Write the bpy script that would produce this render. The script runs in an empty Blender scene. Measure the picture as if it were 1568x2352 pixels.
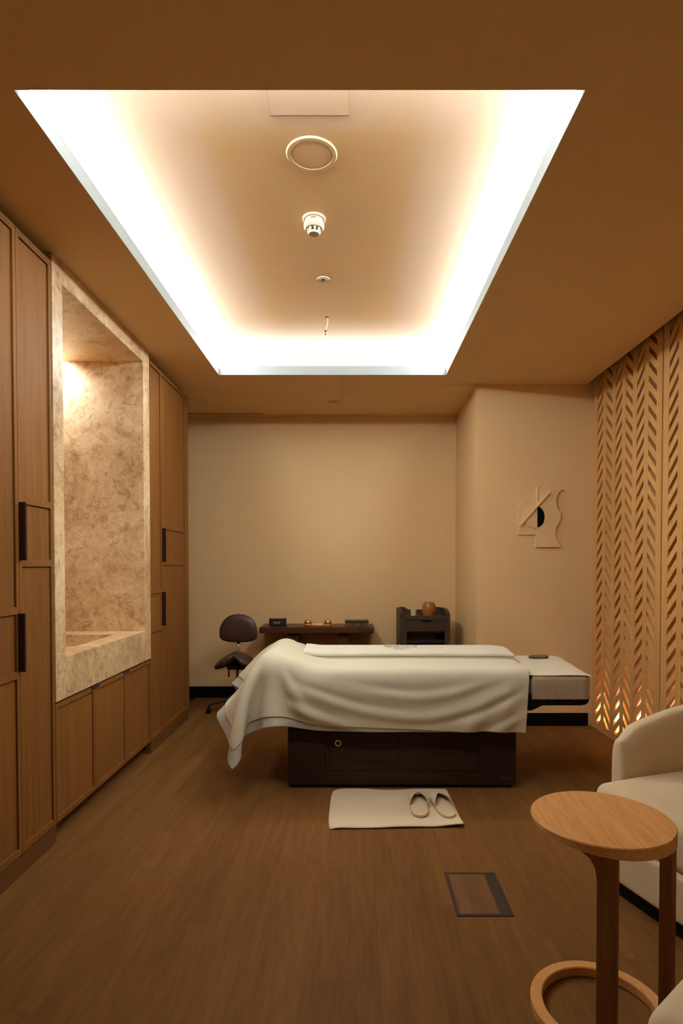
import bpy, bmesh, math, random
import numpy as np
from mathutils import Matrix, Vector, Euler
R = math.radians
random.seed(4)
SC = bpy.context.scene
COL = SC.collection

# ------------------------------------------------------------------ camera
F_PX, IW, IH = 1350.0, 1568.0, 2352.0
PITCH = 1.2
cam_d = bpy.data.cameras.new('camera')
cam_d.sensor_width = 36.0
cam_d.lens = 36.0 * F_PX / IH
cam_d.shift_x = -(813 - IW / 2) / IH
cam_d.shift_y = (1294 + F_PX * math.tan(R(PITCH)) - IH / 2) / IH
cam_d.clip_start = 0.02
cam = bpy.data.objects.new('camera', cam_d)
cam.location = (0, 0, 1.29)
cam.rotation_euler = (R(90 - PITCH), 0, 0)
COL.objects.link(cam)
SC.camera = cam
# ------------------------------------------------------------------ light & exposure
world = bpy.data.worlds.new('world')
SC.world = world
world.use_nodes = True
world.node_tree.nodes['Background'].inputs[0].default_value = (0.02, 0.016, 0.012, 1)
world.node_tree.nodes['Background'].inputs[1].default_value = 0.05
SC.view_settings.view_transform = 'Standard'
SC.view_settings.look = 'None'
SC.view_settings.gamma = 1
SC.view_settings.use_curve_mapping = False
SC.view_settings.exposure = 0.0
COOL_W, COOL_C = 125.0, (0.155, 0.42, 1.20)      # cold row facing up, added to the cove tape to whiten the recess edge
WARM_W, WARM_C = 25.0, (1.0, 0.80, 0.52)       # warm row added to the cove tape to fill the recess centre
ROOM_W, ROOM_C = 68.0, (0.86, 0.97, 1.0)         # cove tape, upper row throwing into the room
NICHE_W, NICHE_C = 38.0, (0.80, 0.90, 1.0)
SCREEN_W, SCREEN_C = 190.0, (1.0, 0.90, 0.72)

# ------------------------------------------------------------------ materials
def _new(name):
    m = bpy.data.materials.new(name)
    m.use_nodes = True
    nt = m.node_tree
    b = nt.nodes['Principled BSDF']
    return m, nt, b
def lk(nt, a, b): nt.links.new(a, b)
def coords(nt, scale=(1, 1, 1), kind='Object', rot=(0, 0, 0)):
    tc = nt.nodes.new('ShaderNodeTexCoord')
    mp = nt.nodes.new('ShaderNodeMapping')
    mp.inputs['Scale'].default_value = scale
    mp.inputs['Rotation'].default_value = rot
    if kind == 'World':
        g = nt.nodes.new('ShaderNodeNewGeometry'); lk(nt, g.outputs['Position'], mp.inputs[0])
    else:
        lk(nt, tc.outputs[kind], mp.inputs[0])
    return mp.outputs[0]
def noise(nt, vec, scale, detail=4, rough=0.55, dist=0.0):
    n = nt.nodes.new('ShaderNodeTexNoise')
    n.inputs['Scale'].default_value = scale
    n.inputs['Detail'].default_value = detail
    n.inputs['Roughness'].default_value = rough
    n.inputs['Distortion'].default_value = dist
    lk(nt, vec, n.inputs['Vector'])
    return n
def ramp(nt, fac, stops):
    r = nt.nodes.new('ShaderNodeValToRGB')
    while len(r.color_ramp.elements) < len(stops): r.color_ramp.elements.new(0.5)
    for e, (p, c) in zip(r.color_ramp.elements, stops):
        e.position = p; e.color = (*c, 1)
    lk(nt, fac, r.inputs[0])
    return r.outputs[0]
def bump(nt, b, h, strength, dist=0.002):
    n = nt.nodes.new('ShaderNodeBump')
    n.inputs['Strength'].default_value = strength
    n.inputs['Distance'].default_value = dist
    lk(nt, h, n.inputs['Height']); lk(nt, n.outputs[0], b.inputs['Normal'])
def mixc(nt, fac, a, bb, mode='MIX'):
    m = nt.nodes.new('ShaderNodeMix'); m.data_type = 'RGBA'; m.blend_type = mode
    def put(i, v):
        if hasattr(v, 'is_linked') or hasattr(v, 'links'): lk(nt, v, m.inputs[i])
        elif isinstance(v, (int, float)): m.inputs[i].default_value = v
        else: m.inputs[i].default_value = (*v, 1)
    put(0, fac); put(6, a); put(7, bb)
    return m.outputs[2]
def plain(name, c, rough=0.6, metal=0.0, bumpy=0.0, bscale=300, emit=None, es=0, var=0.0, spec=None):
    m, nt, b = _new(name)
    b.inputs['Base Color'].default_value = (*c, 1)
    b.inputs['Roughness'].default_value = rough
    b.inputs['Metallic'].default_value = metal
    if spec is not None: b.inputs['Specular IOR Level'].default_value = spec
    if emit:
        b.inputs['Emission Color'].default_value = (*emit, 1); b.inputs['Emission Strength'].default_value = es
    v = coords(nt)
    if var:
        n = noise(nt, v, 6, 3)
        lk(nt, ramp(nt, n.outputs[0], [(0.3, tuple(x * (1 - var) for x in c)), (0.7, tuple(min(1, x * (1 + var)) for x in c))]), b.inputs['Base Color'])
    if bumpy:
        n2 = noise(nt, v, bscale, 2); bump(nt, b, n2.outputs[0], bumpy)
    return m
def wood(name, light, dark, scale, rough=0.5, fine=1.0, rnd=0.12, kind='Object', bmp=0.15, mid=None, spec=0.15):
    """grain stretched along the axis whose scale is smallest"""
    m, nt, b = _new(name)
    b.inputs['Roughness'].default_value = rough
    b.inputs['Specular IOR Level'].default_value = spec
    oi = nt.nodes.new('ShaderNodeObjectInfo')
    v0 = coords(nt, scale, kind)
    add = nt.nodes.new('ShaderNodeVectorMath'); add.operation = 'MULTIPLY_ADD'
    lk(nt, oi.outputs['Random'], add.inputs[0]); add.inputs[1].default_value = (37, 19, 53); lk(nt, v0, add.inputs[2])
    n1 = noise(nt, add.outputs[0], 1.0, 6, 0.6, 0.6)
    sc = nt.nodes.new('ShaderNodeVectorMath'); sc.operation = 'SCALE'; sc.inputs['Scale'].default_value = 7.0 * fine
    lk(nt, add.outputs[0], sc.inputs[0])
    n2 = noise(nt, sc.outputs[0], 1.0, 3, 0.6)
    mid = mid or tuple((a + c) / 2 for a, c in zip(light, dark))
    c1 = ramp(nt, n1.outputs[0], [(0.30, dark), (0.5, mid), (0.70, light)])
    c2 = ramp(nt, n2.outputs[0], [(0.35, (0.72, 0.70, 0.68)), (0.6, (1, 1, 1))])
    c = mixc(nt, 0.55, c1, c2, 'MULTIPLY')
    hv = nt.nodes.new('ShaderNodeHueSaturation')
    mr = nt.nodes.new('ShaderNodeMapRange'); mr.inputs[3].default_value = 1 - rnd; mr.inputs[4].default_value = 1 + rnd
    lk(nt, oi.outputs['Random'], mr.inputs[0]); lk(nt, mr.outputs[0], hv.inputs['Value']); lk(nt, c, hv.inputs['Color'])
    lk(nt, hv.outputs[0], b.inputs['Base Color'])
    if bmp: bump(nt, b, n2.outputs[0], bmp, 0.001)
    return m
def marble(name):
    m, nt, b = _new(name)
    b.inputs['Roughness'].default_value = 0.42
    v = coords(nt, (1, 1, 1), 'World')
    n0 = noise(nt, v, 3.2, 5, 0.65, 0.8)
    n1 = noise(nt, v, 14, 6, 0.7, 1.2)
    n2 = noise(nt, v, 42, 5, 0.75, 0.6)
    base = ramp(nt, n0.outputs[0], [(0.30, (0.46, 0.28, 0.135)), (0.46, (0.68, 0.46, 0.24)), (0.62, (0.84, 0.62, 0.37))])
    spots = ramp(nt, n1.outputs[0], [(0.36, (0.56, 0.44, 0.32)), (0.50, (1, 1, 1))])
    c = mixc(nt, 0.75, base, spots, 'MULTIPLY')
    fine = ramp(nt, n2.outputs[0], [(0.35, (0.74, 0.65, 0.54)), (0.6, (1.0, 1.0, 1.0))])
    c = mixc(nt, 0.7, c, fine, 'MULTIPLY')
    vo = nt.nodes.new('ShaderNodeTexVoronoi'); vo.feature = 'DISTANCE_TO_EDGE'; vo.inputs['Scale'].default_value = 9
    wv = nt.nodes.new('ShaderNodeVectorMath'); wv.operation = 'MULTIPLY_ADD'
    n3 = noise(nt, v, 6, 4, 0.7); lk(nt, n3.outputs['Color'], wv.inputs[0]); wv.inputs[1].default_value = (0.35, 0.35, 0.35); lk(nt, v, wv.inputs[2])
    lk(nt, wv.outputs[0], vo.inputs['Vector'])
    vein = ramp(nt, vo.outputs['Distance'], [(0.0, (1, 1, 1)), (0.035, (0, 0, 0))])
    rg = nt.nodes.new('ShaderNodeMath'); rg.operation = 'MULTIPLY'; lk(nt, vein, rg.inputs[0]); rg.inputs[1].default_value = 0.28
    c = mixc(nt, rg.outputs[0], c, (0.80, 0.63, 0.41))
    lk(nt, c, b.inputs['Base Color'])
    bump(nt, b, n2.outputs[0], 0.06, 0.001)
    return m
def cloth_mat(name, c, weave=900, strength=0.25, rough=0.9, trans=0.0, crease=0.0, ironed=0.0):
    m, nt, b = _new(name)
    b.inputs['Roughness'].default_value = rough
    b.inputs['Specular IOR Level'].default_value = 0.15
    b.inputs['Sheen Weight'].default_value = 0.1
    v = coords(nt)
    n = noise(nt, v, weave, 2, 0.6)
    n2 = noise(nt, v, 5, 3, 0.5)
    lk(nt, ramp(nt, n2.outputs[0], [(0.3, tuple(x * 0.95 for x in c)), (0.7, c)]), b.inputs['Base Color'])
    h = n.outputs[0]
    if crease:
        n3 = noise(nt, v, 16, 3, 0.6, 0.4)
        ma = nt.nodes.new('ShaderNodeMath'); ma.operation = 'MULTIPLY_ADD'
        lk(nt, n3.outputs[0], ma.inputs[0]); ma.inputs[1].default_value = crease; lk(nt, h, ma.inputs[2]); h = ma.outputs[0]
    if ironed:                                        # fold lines pressed into the linen
        sep = nt.nodes.new('ShaderNodeSeparateXYZ'); lk(nt, v, sep.inputs[0])
        for ax, per in ((0, 0.235), (1, 0.265), (2, 0.27)):
            def mth(op, a, b_=None):
                n_ = nt.nodes.new('ShaderNodeMath'); n_.operation = op
                for q_, val in enumerate((a, b_)):
                    if val is None: continue
                    if isinstance(val, (int, float)): n_.inputs[q_].default_value = val
                    else: lk(nt, val, n_.inputs[q_])
                return n_.outputs[0]
            fr = mth('FRACT', mth('DIVIDE', sep.outputs[ax], per))
            dd = mth('MULTIPLY', mth('ABSOLUTE', mth('SUBTRACT', fr, 0.5)), per / 0.004)
            h = mth('ADD', h, mth('MULTIPLY', mth('MAXIMUM', mth('SUBTRACT', 1.0, dd), 0.0), ironed))
    bump(nt, b, h, strength, 0.0015)
    if trans:
        tr = nt.nodes.new('ShaderNodeBsdfTranslucent'); tr.inputs[0].default_value = (*c, 1)
        mx = nt.nodes.new('ShaderNodeMixShader'); mx.inputs[0].default_value = trans
        lk(nt, b.outputs[0], mx.inputs[1]); lk(nt, tr.outputs[0], mx.inputs[2])
        lk(nt, mx.outputs[0], nt.nodes['Material Output'].inputs[0])
    return m
def emitter(name, c, s):
    m = bpy.data.materials.new(name); m.use_nodes = True
    nt = m.node_tree; nt.nodes.clear()
    e = nt.nodes.new('ShaderNodeEmission'); e.inputs[0].default_value = (*c, 1); e.inputs[1].default_value = s
    o = nt.nodes.new('ShaderNodeOutputMaterial'); lk(nt, e.outputs[0], o.inputs[0])
    return m

PAINT = (0.76, 0.505, 0.25)
M = dict(
    paint=plain('wall_paint', PAINT, 0.85, bumpy=0.08, bscale=220, spec=0.2),
    ceil=plain('ceiling_paint', (0.76, 0.505, 0.25), 0.9, bumpy=0.05, bscale=200, spec=0.2),
    backing=plain('shade_brown_behind_screen', (0.30, 0.175, 0.075), 0.9),  # darker than the wall paint: shade of the cavity put into the colour
    lip=plain('cove_lip_lit_tone', (0.25, 0.275, 0.275), 0.7),  # cool cast of the cove light put into the lip colour
    black=plain('black_baseboard', (0.004, 0.0035, 0.0035), 0.8, spec=0.08),
    gap=plain('shadow_gap', (0.02, 0.012, 0.008), 0.9),
    floor=wood('floor_oak', (0.215, 0.100, 0.030), (0.160, 0.071, 0.0205), (11, 0.9, 11), 0.55, rnd=0.05, bmp=0.08, spec=0.06),
    cab=wood('cabinet_oak', (0.282, 0.115, 0.027), (0.208, 0.081, 0.018), (34, 34, 1.2), 0.6, rnd=0.05, bmp=0.12),
    cab_dark=wood('cabinet_plinth_oak', (0.19, 0.083, 0.027), (0.14, 0.058, 0.019), (34, 1.2, 34), 0.5, rnd=0.04),
    handle=plain('bronze_handle', (0.045, 0.022, 0.014), 0.4, 0.6),
    marble=marble('beige_marble'),
    screen=wood('screen_oak', (0.68, 0.36, 0.125), (0.56, 0.285, 0.092), (30, 30, 1.6), 0.55, rnd=0.05, bmp=0.1),
    tbl=wood('table_oak', (0.74, 0.38, 0.135), (0.62, 0.30, 0.10), (16, 1.3, 16), 0.42, rnd=0.03, bmp=0.05),
    tleg=wood('table_leg_oak_shaded', (0.30, 0.145, 0.052), (0.22, 0.10, 0.036), (24, 24, 1.3), 0.5, rnd=0.03),  # table oak darkened, shade on the legs put into the colour
    espresso=wood('espresso_wood', (0.042, 0.023, 0.0135), (0.025, 0.0135, 0.008), (1.4, 26, 26), 0.45, rnd=0.06, bmp=0.1),
    trolley=wood('trolley_wood', (0.085, 0.050, 0.033), (0.055, 0.031, 0.020), (1.4, 26, 26), 0.45, rnd=0.06, bmp=0.1),
    walnut=wood('walnut_console', (0.115, 0.042, 0.022), (0.065, 0.024, 0.013), (1.4, 24, 24), 0.33, rnd=0.03, bmp=0.05),
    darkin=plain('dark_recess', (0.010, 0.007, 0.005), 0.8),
    metal=plain('chrome', (0.75, 0.70, 0.62), 0.22, 1.0),
    gold=plain('rose_gold', (0.86, 0.50, 0.28), 0.22, 1.0),
    brass=plain('brass_tray', (0.80, 0.58, 0.30), 0.3, 1.0),
    sheet=cloth_mat('cream_sheet', (0.73, 0.65, 0.475), 700, 0.22, trans=0.12, crease=1.2, ironed=0.7),
    under=cloth_mat('thin_under_sheet', (0.64, 0.60, 0.50), 700, 0.2, trans=0.25, crease=1.0),
    towel=cloth_mat('terry_towel', (0.70, 0.65, 0.53), 420, 0.6, crease=0.4),
    cover=cloth_mat('gauzy_cover', (0.50, 0.385, 0.26), 500, 0.3, trans=0.2, crease=2.2),
    mat=cloth_mat('mat_towel', (0.72, 0.585, 0.395), 380, 0.7, crease=0.8),
    slip=cloth_mat('slipper_terry', (0.68, 0.54, 0.36), 500, 0.5),
    chair=cloth_mat('cream_boucle', (0.68, 0.53, 0.34), 900, 0.3),
    leather=plain('brown_leather', (0.060, 0.026, 0.018), 0.38, bumpy=0.15, bscale=160),
    blackpl=plain('black_plastic', (0.006, 0.005, 0.005), 0.55, spec=0.2),
    grille=plain('speaker_cloth', (0.010, 0.010, 0.011), 0.8, bumpy=0.5, bscale=700),
    white=plain('white_plastic', (0.58, 0.49, 0.37), 0.5),
    dev=plain('device_beige', (0.70, 0.475, 0.25), 0.75),
    ink=plain('green_black_ink', (0.04, 0.05, 0.045), 0.8),
    logo=plain('silver_script', (0.75, 0.72, 0.66), 0.35, 0.3),
    cup=plain('speckled_ceramic', (0.72, 0.60, 0.42), 0.5, var=0.18),
    pot=plain('amber_pot', (0.36, 0.13, 0.035), 0.28, var=0.25),
    mask=plain('dark_stone', (0.075, 0.055, 0.035), 0.35, bumpy=0.4, bscale=60, var=0.4),
    art=plain('plaster_relief', (0.765, 0.51, 0.258), 0.85, bumpy=0.1, bscale=200),
    artbar=plain('pale_wood_bar', (0.80, 0.56, 0.31), 0.7),
    boxtop=plain('smoked_lid', (0.05, 0.035, 0.028), 0.25),
    boxbody=plain('bronze_box', (0.30, 0.18, 0.10), 0.3, 0.7),
    hatch=plain('hatch_bronze', (0.050, 0.031, 0.017), 0.6, 0.0, bumpy=0.1, spec=0.2),
    hatchwood=wood('hatch_oak', (0.22, 0.105, 0.04), (0.13, 0.058, 0.02), (26, 2.0, 26), 0.45, rnd=0.0),
    disc=plain('blank_disc', (0.45, 0.31, 0.18), 0.8),
)
M['cool'] = emitter('added_cold_led', COOL_C, COOL_W)
M['warm'] = emitter('added_warm_led', WARM_C, WARM_W)
M['room'] = emitter('room_led', ROOM_C, ROOM_W)
M['niche'] = emitter('niche_led', NICHE_C, 60.0)
M['scr_led'] = emitter('amber_led', SCREEN_C, SCREEN_W)

# ------------------------------------------------------------------ mesh helpers
class MB:
    def __init__(s): s.bm = bmesh.new()
    def box(s, x0, x1, y0, y1, z0, z1, bev=0.0, seg=2):
        m = Matrix.Translation(((x0 + x1) / 2, (y0 + y1) / 2, (z0 + z1) / 2)) @ Matrix.Diagonal((abs(x1 - x0), abs(y1 - y0), abs(z1 - z0), 1))
        r = bmesh.ops.create_cube(s.bm, size=1, matrix=m)
        if bev:
            es = list({e for v in r['verts'] for e in v.link_edges})
            bmesh.ops.bevel(s.bm, geom=es, offset=bev, segments=seg, profile=0.5, affect='EDGES')
        return s
    def cyl(s, c, r, h, n=32, r2=None, axis='Z', bev=0.0):
        rot = {'Z': Matrix(), 'X': Matrix.Rotation(R(90), 4, 'Y'), 'Y': Matrix.Rotation(R(90), 4, 'X')}[axis]
        q = bmesh.ops.create_cone(s.bm, cap_ends=True, segments=n, radius1=r, radius2=r if r2 is None else r2, depth=h, matrix=Matrix.Translation(c) @ rot)
        if bev:
            es = [e for e in {e for v in q['verts'] for e in v.link_edges} if any(len(f.verts) > 4 for f in e.link_faces)]
            bmesh.ops.bevel(s.bm, geom=es, offset=bev, segments=3, profile=0.5, affect='EDGES')
        return s
    def lathe(s, prof, c=(0, 0, 0), n=40, close=False):
        rings = []
        for (r, z) in prof:
            if r < 1e-6: rings.append([s.bm.verts.new((c[0], c[1], c[2] + z))])
            else: rings.append([s.bm.verts.new((c[0] + r * math.cos(2 * math.pi * k / n), c[1] + r * math.sin(2 * math.pi * k / n), c[2] + z)) for k in range(n)])
        if close: rings.append(rings[0])
        for a, b in zip(rings, rings[1:]):
            for k in range(n):
                k2 = (k + 1) % n
                vs = []
                for v in (a[k % len(a)], a[k2 % len(a)], b[k2 % len(b)], b[k % len(b)]):
                    if v not in vs: vs.append(v)
                if len(vs) >= 3:
                    try: s.bm.faces.new(vs)
                    except ValueError: pass
        bmesh.ops.recalc_face_normals(s.bm, faces=s.bm.faces)
        return s
    def prism(s, pts, a0, a1, plane='XY', bev=0.0, seg=2):
        """outline extruded: plane XY -> z a0..a1, XZ -> y, YZ -> x"""
        def P(p, a): return {'XY': (p[0], p[1], a), 'XZ': (p[0], a, p[1]), 'YZ': (a, p[0], p[1])}[plane]
        lo = [s.bm.verts.new(P(p, a0)) for p in pts]; hi = [s.bm.verts.new(P(p, a1)) for p in pts]
        fs = [s.bm.faces.new(lo), s.bm.faces.new(hi)]
        n = len(pts)
        for k in range(n): fs.append(s.bm.faces.new((lo[k], lo[(k + 1) % n], hi[(k + 1) % n], hi[k])))
        bmesh.ops.recalc_face_normals(s.bm, faces=fs)
        if bev:
            es = list(fs[0].edges) + list(fs[1].edges)
            bmesh.ops.bevel(s.bm, geom=es, offset=bev, segments=seg, profile=0.5, affect='EDGES')
        return s
    def tube(s, pts, r, n=10, flat=1.0, close=False, cap=True):
        pts = [Vector(p) for p in pts]; rs = r if isinstance(r, (list, tuple)) else [r] * len(pts)
        rings = []; N = len(pts)
        for k, p in enumerate(pts):
            t = (pts[(k + 1) % N] - pts[k - 1]) if close else (pts[min(k + 1, N - 1)] - pts[max(k - 1, 0)])
            t.normalize()
            up = Vector((0, 0, 1)) if abs(t.z) < 0.95 else Vector((0, 1, 0))
            a = t.cross(up).normalized(); b = a.cross(t).normalized()
            rings.append([s.bm.verts.new(p + a * rs[k] * math.cos(2 * math.pi * q / n) + b * rs[k] * flat * math.sin(2 * math.pi * q / n)) for q in range(n)])
        pairs = list(zip(rings, rings[1:])) + ([(rings[-1], rings[0])] if close else [])
        for a, b in pairs:
            for q in range(n): s.bm.faces.new((a[q], a[(q + 1) % n], b[(q + 1) % n], b[q]))
        if cap and not close:
            s.bm.faces.new(rings[0]); s.bm.faces.new(rings[-1])
        bmesh.ops.recalc_face_normals(s.bm, faces=s.bm.faces)
        return s
    def grid(s, G, cu=False, cv=False):
        """G[i][j] of points"""
        V = [[s.bm.verts.new(p) for p in row] for row in G]
        ni, nj = len(V), len(V[0])
        for i in range(ni if cu else ni - 1):
            for j in range(nj if cv else nj - 1):
                i2, j2 = (i + 1) % ni, (j + 1) % nj
                s.bm.faces.new((V[i][j], V[i2][j], V[i2][j2], V[i][j2]))
        return V
    def mesh(s, name):
        me = bpy.data.meshes.new(name); s.bm.to_mesh(me); s.bm.free(); return me
def link(name, me, mat, parent=None, smooth=False, loc=None):
    if mat is not None and not me.materials: me.materials.append(mat)
    if smooth: me.shade_smooth()
    o = bpy.data.objects.new(name, me); COL.objects.link(o)
    if parent is not None:
        o.parent = parent
        o.matrix_parent_inverse = Matrix.Translation(-wloc(parent))
    if loc is not None: o.location = loc
    return o
def wloc(o):
    v = Vector((0, 0, 0))
    while o is not None:
        if o.type == 'EMPTY': return Vector(o.location)
        if o.parent is None: return Vector(o.location)
        o = o.parent
    return v
def build(name, mb, mat, parent=None, smooth=False, auto=None):
    me = mb.mesh(name)
    if auto is not None:
        me.shade_smooth(); me.set_sharp_from_angle(angle=R(auto)); smooth = False
    o = link(name, me, M[mat] if isinstance(mat, str) else mat, None, smooth)
    if parent is not None:
        o.parent = parent
        if parent.type == 'EMPTY': o.matrix_parent_inverse = Matrix.Translation(-Vector(parent.location))
    return o
def tag(o, label, cat, group=None):
    o['label'] = label; o['category'] = cat
    if group: o['group'] = group
    return o
def thing(name, loc, label, cat, group=None):
    o = bpy.data.objects.new(name, None); o.empty_display_size = 0.1; o.location = loc
    COL.objects.link(o); return tag(o, label, cat, group)
def struct(name, mb, mat, parent=None, **k):
    o = build(name, mb, mat, parent, **k); o['kind'] = 'structure'; return o
def subdiv(o, lv=2):
    md = o.modifiers.new('sub', 'SUBSURF'); md.levels = lv; md.render_levels = lv; return o

# ------------------------------------------------------------------ room shell
CE, XL, YB, XN, YF, XS = 2.70, -2.12, 5.64, 0.971, 4.655, 1.885
Y0 = -2.4
UP = 2.905
OX0, OX1, OY0, OY1 = -1.014, 0.690, 1.78, 4.43        # cove opening
TR = 0.155                                             # trough depth behind the lip
struct('wall_left', MB().box(XL - 0.1, XL, Y0, YB + 0.1, 0, 3.0), 'paint')
struct('wall_back', MB().box(XL - 0.1, XN + 0.05, YB, YB + 0.1, 0, 3.0), 'paint')
struct('wall_right_return', MB().box(XN, XN + 0.2, YF + 0.149, YB + 0.1, 0, 3.0), 'paint')
struct('wall_right_front_face', MB().box(XN, XS + 0.35, YF, YF + 0.149, 0, 3.0), 'paint')
struct('wall_right', MB().box(XS + 0.20, XS + 0.30, Y0, YF + 0.02, 0, 3.0), 'backing')
struct('wall_front', MB().box(XL - 0.1, XS + 0.35, Y0 - 0.1, Y0, 0, 3.0), 'paint')
# floor: screed with single planks laid on it
fl = struct('floor', MB().box(XL - 0.1, XS + 0.35, Y0 - 0.1, YB + 0.1, -0.12, -0.012), 'gap')
def plank_mesh(w, l):
    mb = MB(); mb.box(0, w - 0.00005, 0, l - 0.00005, -0.0125, 0)
    bm = mb.bm
    top = [e for e in bm.edges if all(v.co.z > -0.001 for v in e.verts)]
    bmesh.ops.bevel(bm, geom=top, offset=0.0003, segments=1, affect='EDGES')
    me = mb.mesh('plank'); me.materials.append(M['floor']); return me
PW, PL = 0.2, 1.83
HB = (0.375, 0.585, 2.122, 2.424)                      # floor hatch x0 x1 y0 y1
cache = {}
ix = 0; x = -1.52
while x < XS + 0.2:
    y = Y0 - (ix * 0.71) % PL
    while y < YB:
        y0, y1 = max(y, Y0), min(y + PL, YB)
        segs = [(x, min(x + PW, XS + 0.2), y0, y1)]
        out = []
        out = segs
        for (a, b_, c, d) in out:
            if b_ - a < 0.005 or d - c < 0.02: continue
            key = (round(b_ - a, 4), round(d - c, 4))
            if key not in cache: cache[key] = plank_mesh(b_ - a, d - c)
            o = bpy.data.objects.new('plank', cache[key]); o.location = (a, c, 0); COL.objects.link(o); o.parent = fl
        y += PL
    x += PW; ix += 1
# lower ceiling ring round the recess, recess walls and upper ceiling
cm = MB()
XE = XS - 0.055                                        # ceiling stops short of the screen: shadow slot
a0, a1, b0, b1 = OX0 - TR, OX1 + TR, OY0 - TR, OY1 + TR
t = 0.02
q = 0.0
cm.box(XL, OX0 - q, Y0, YB, CE, CE + t); cm.box(OX1 + q, XE, Y0, YF + 0.01, CE, CE + t); cm.box(OX1 + q, XN + 0.01, YF, YB, CE, CE + t)
cm.box(OX0 - q, OX1 + q, Y0, OY0 - q, CE, CE + t); cm.box(OX0 - q, OX1 + q, OY1 + q, YB, CE, CE + t)
cl = struct('ceiling', cm, 'ceil')
um = MB()
um.box(a0 - 0.1, a1 + 0.1, b0 - 0.1, b1 + 0.1, UP, UP + 0.04)
um.box(a0 - 0.03, a0, b0, b1, CE + t, UP); um.box(a1, a1 + 0.03, b0, b1, CE + t, UP)
um.box(a0 - 0.03, a1 + 0.03, b0 - 0.03, b0, CE + t, UP); um.box(a0 - 0.03, a1 + 0.03, b1, b1 + 0.03, CE + t, UP)
cu = struct('ceiling', um, 'ceil')
struct('ceiling', MB().box(XL - 0.1, XS + 0.35, Y0 - 0.1, YB + 0.1, 3.0, 3.05), 'gap')
# lip running round the opening, the light on it put into its colour
lm = MB(); lt, lh, f_ = 0.010, 0.068, 0.0015
for (za, zb, o_, i_) in ((CE + 0.0003, CE + lh, 0.0, f_), (CE + t, CE + lh, lt, 0.0)):
    lm.box(OX0 - o_, OX0 + i_, OY0 - o_, OY1 + o_, za, zb); lm.box(OX1 - i_, OX1 + o_, OY0 - o_, OY1 + o_, za, zb)
    lm.box(OX0 + i_, OX1 - i_, OY0 - o_, OY0 + i_, za, zb); lm.box(OX0 + i_, OX1 - i_, OY1 - i_, OY1 + o_, za, zb)
struct('trim_1', lm, 'lip')
# LED tape in the trough: one length per side; upper row throws into the room, added cold and warm rows brighten the recess
LEDS = (('beside the oak cabinets', -1, 0), ('beside the chevron screen', 1, 0), ('over the entrance end', 0, -1), ('over the bed end', 0, 1))
def strip_box(dx, dy, d0, d1, z0, z1):
    """box running along one side of the opening, d0..d1 behind the lip"""
    mb = MB(); e = 0.06
    if dx < 0: mb.box(OX0 - d1, OX0 - d0, OY0 - e, OY1 + e, z0, z1)
    elif dx > 0: mb.box(OX1 + d0, OX1 + d1, OY0 - e, OY1 + e, z0, z1)
    elif dy < 0: mb.box(OX0 - e, OX1 + e, OY0 - d1, OY0 - d0, z0, z1)
    else: mb.box(OX0 - e, OX1 + e, OY1 + d0, OY1 + d1, z0, z1)
    return mb
for (nm, dx, dy) in LEDS:
    cx_ = (OX0 + OX1) / 2 if dx == 0 else (OX0 - 0.09 if dx < 0 else OX1 + 0.09)
    cy_ = (OY0 + OY1) / 2 if dy == 0 else (OY0 - 0.09 if dy < 0 else OY1 + 0.09)
    th = thing('led_strip', (cx_, cy_, CE + t), 'LED tape hidden in the ceiling cove, ' + nm, 'light strip', 'LED tapes in the ceiling cove')
    build('carrier', strip_box(dx, dy, 0.108, 0.150, CE + t, CE + 0.034), 'lip', th)
    build('added_cold_row', strip_box(dx, dy, 0.112, 0.130, CE + 0.034, CE + 0.036), 'cool', th)
    build('added_warm_row', strip_box(dx, dy, 0.146, 0.150, CE + 0.048, CE + 0.066), 'warm', th)
    # sloped profile under the recess ceiling: opal face looking down into the room
    def slope(da, za, db, zb):
        mb = MB(); e = 0.0
        P_ = {(-1, 0): lambda d, s: (OX0 - d, (OY0 + d) if s else (OY1 - d)), (1, 0): lambda d, s: (OX1 + d, (OY0 + d) if s else (OY1 - d)),
              (0, -1): lambda d, s: ((OX0 + d) if s else (OX1 - d), OY0 - d), (0, 1): lambda d, s: ((OX0 + d) if s else (OX1 - d), OY1 + d)}[(dx, dy)]
        ring = [(*P_(da, 1), za), (*P_(da, 0), za), (*P_(db, 0), zb), (*P_(db, 1), zb)]
        up_ = [(p[0], p[1], p[2] + 0.003) for p in ring]
        V = mb.grid([ring, up_], cv=True); mb.bm.faces.new(V[0]); mb.bm.faces.new(V[1]); bmesh.ops.recalc_face_normals(mb.bm, faces=mb.bm.faces)
        return mb
    build('upper_carrier', slope(0.022, UP - 0.0035, 0.062, UP - 0.052), 'lip', th)
    build('room_row', slope(0.018, UP - 0.0065, 0.056, UP - 0.0535), 'room', th)
# baseboards
struct('baseboard_back', MB().box(XL, XN, YB - 0.014, YB, 0, 0.105), 'black')
struct('baseboard_right_return', MB().box(XN - 0.014, XN, YF - 0.014, YB, 0, 0.10), 'black')
struct('baseboard_right_face', MB().box(XN - 0.014, XS - 0.03, YF - 0.014, YF, 0, 0.10), 'black')
struct('baseboard_left', MB().box(XL, XL + 0.014, 4.95, YB, 0, 0.105), 'black')

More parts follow.
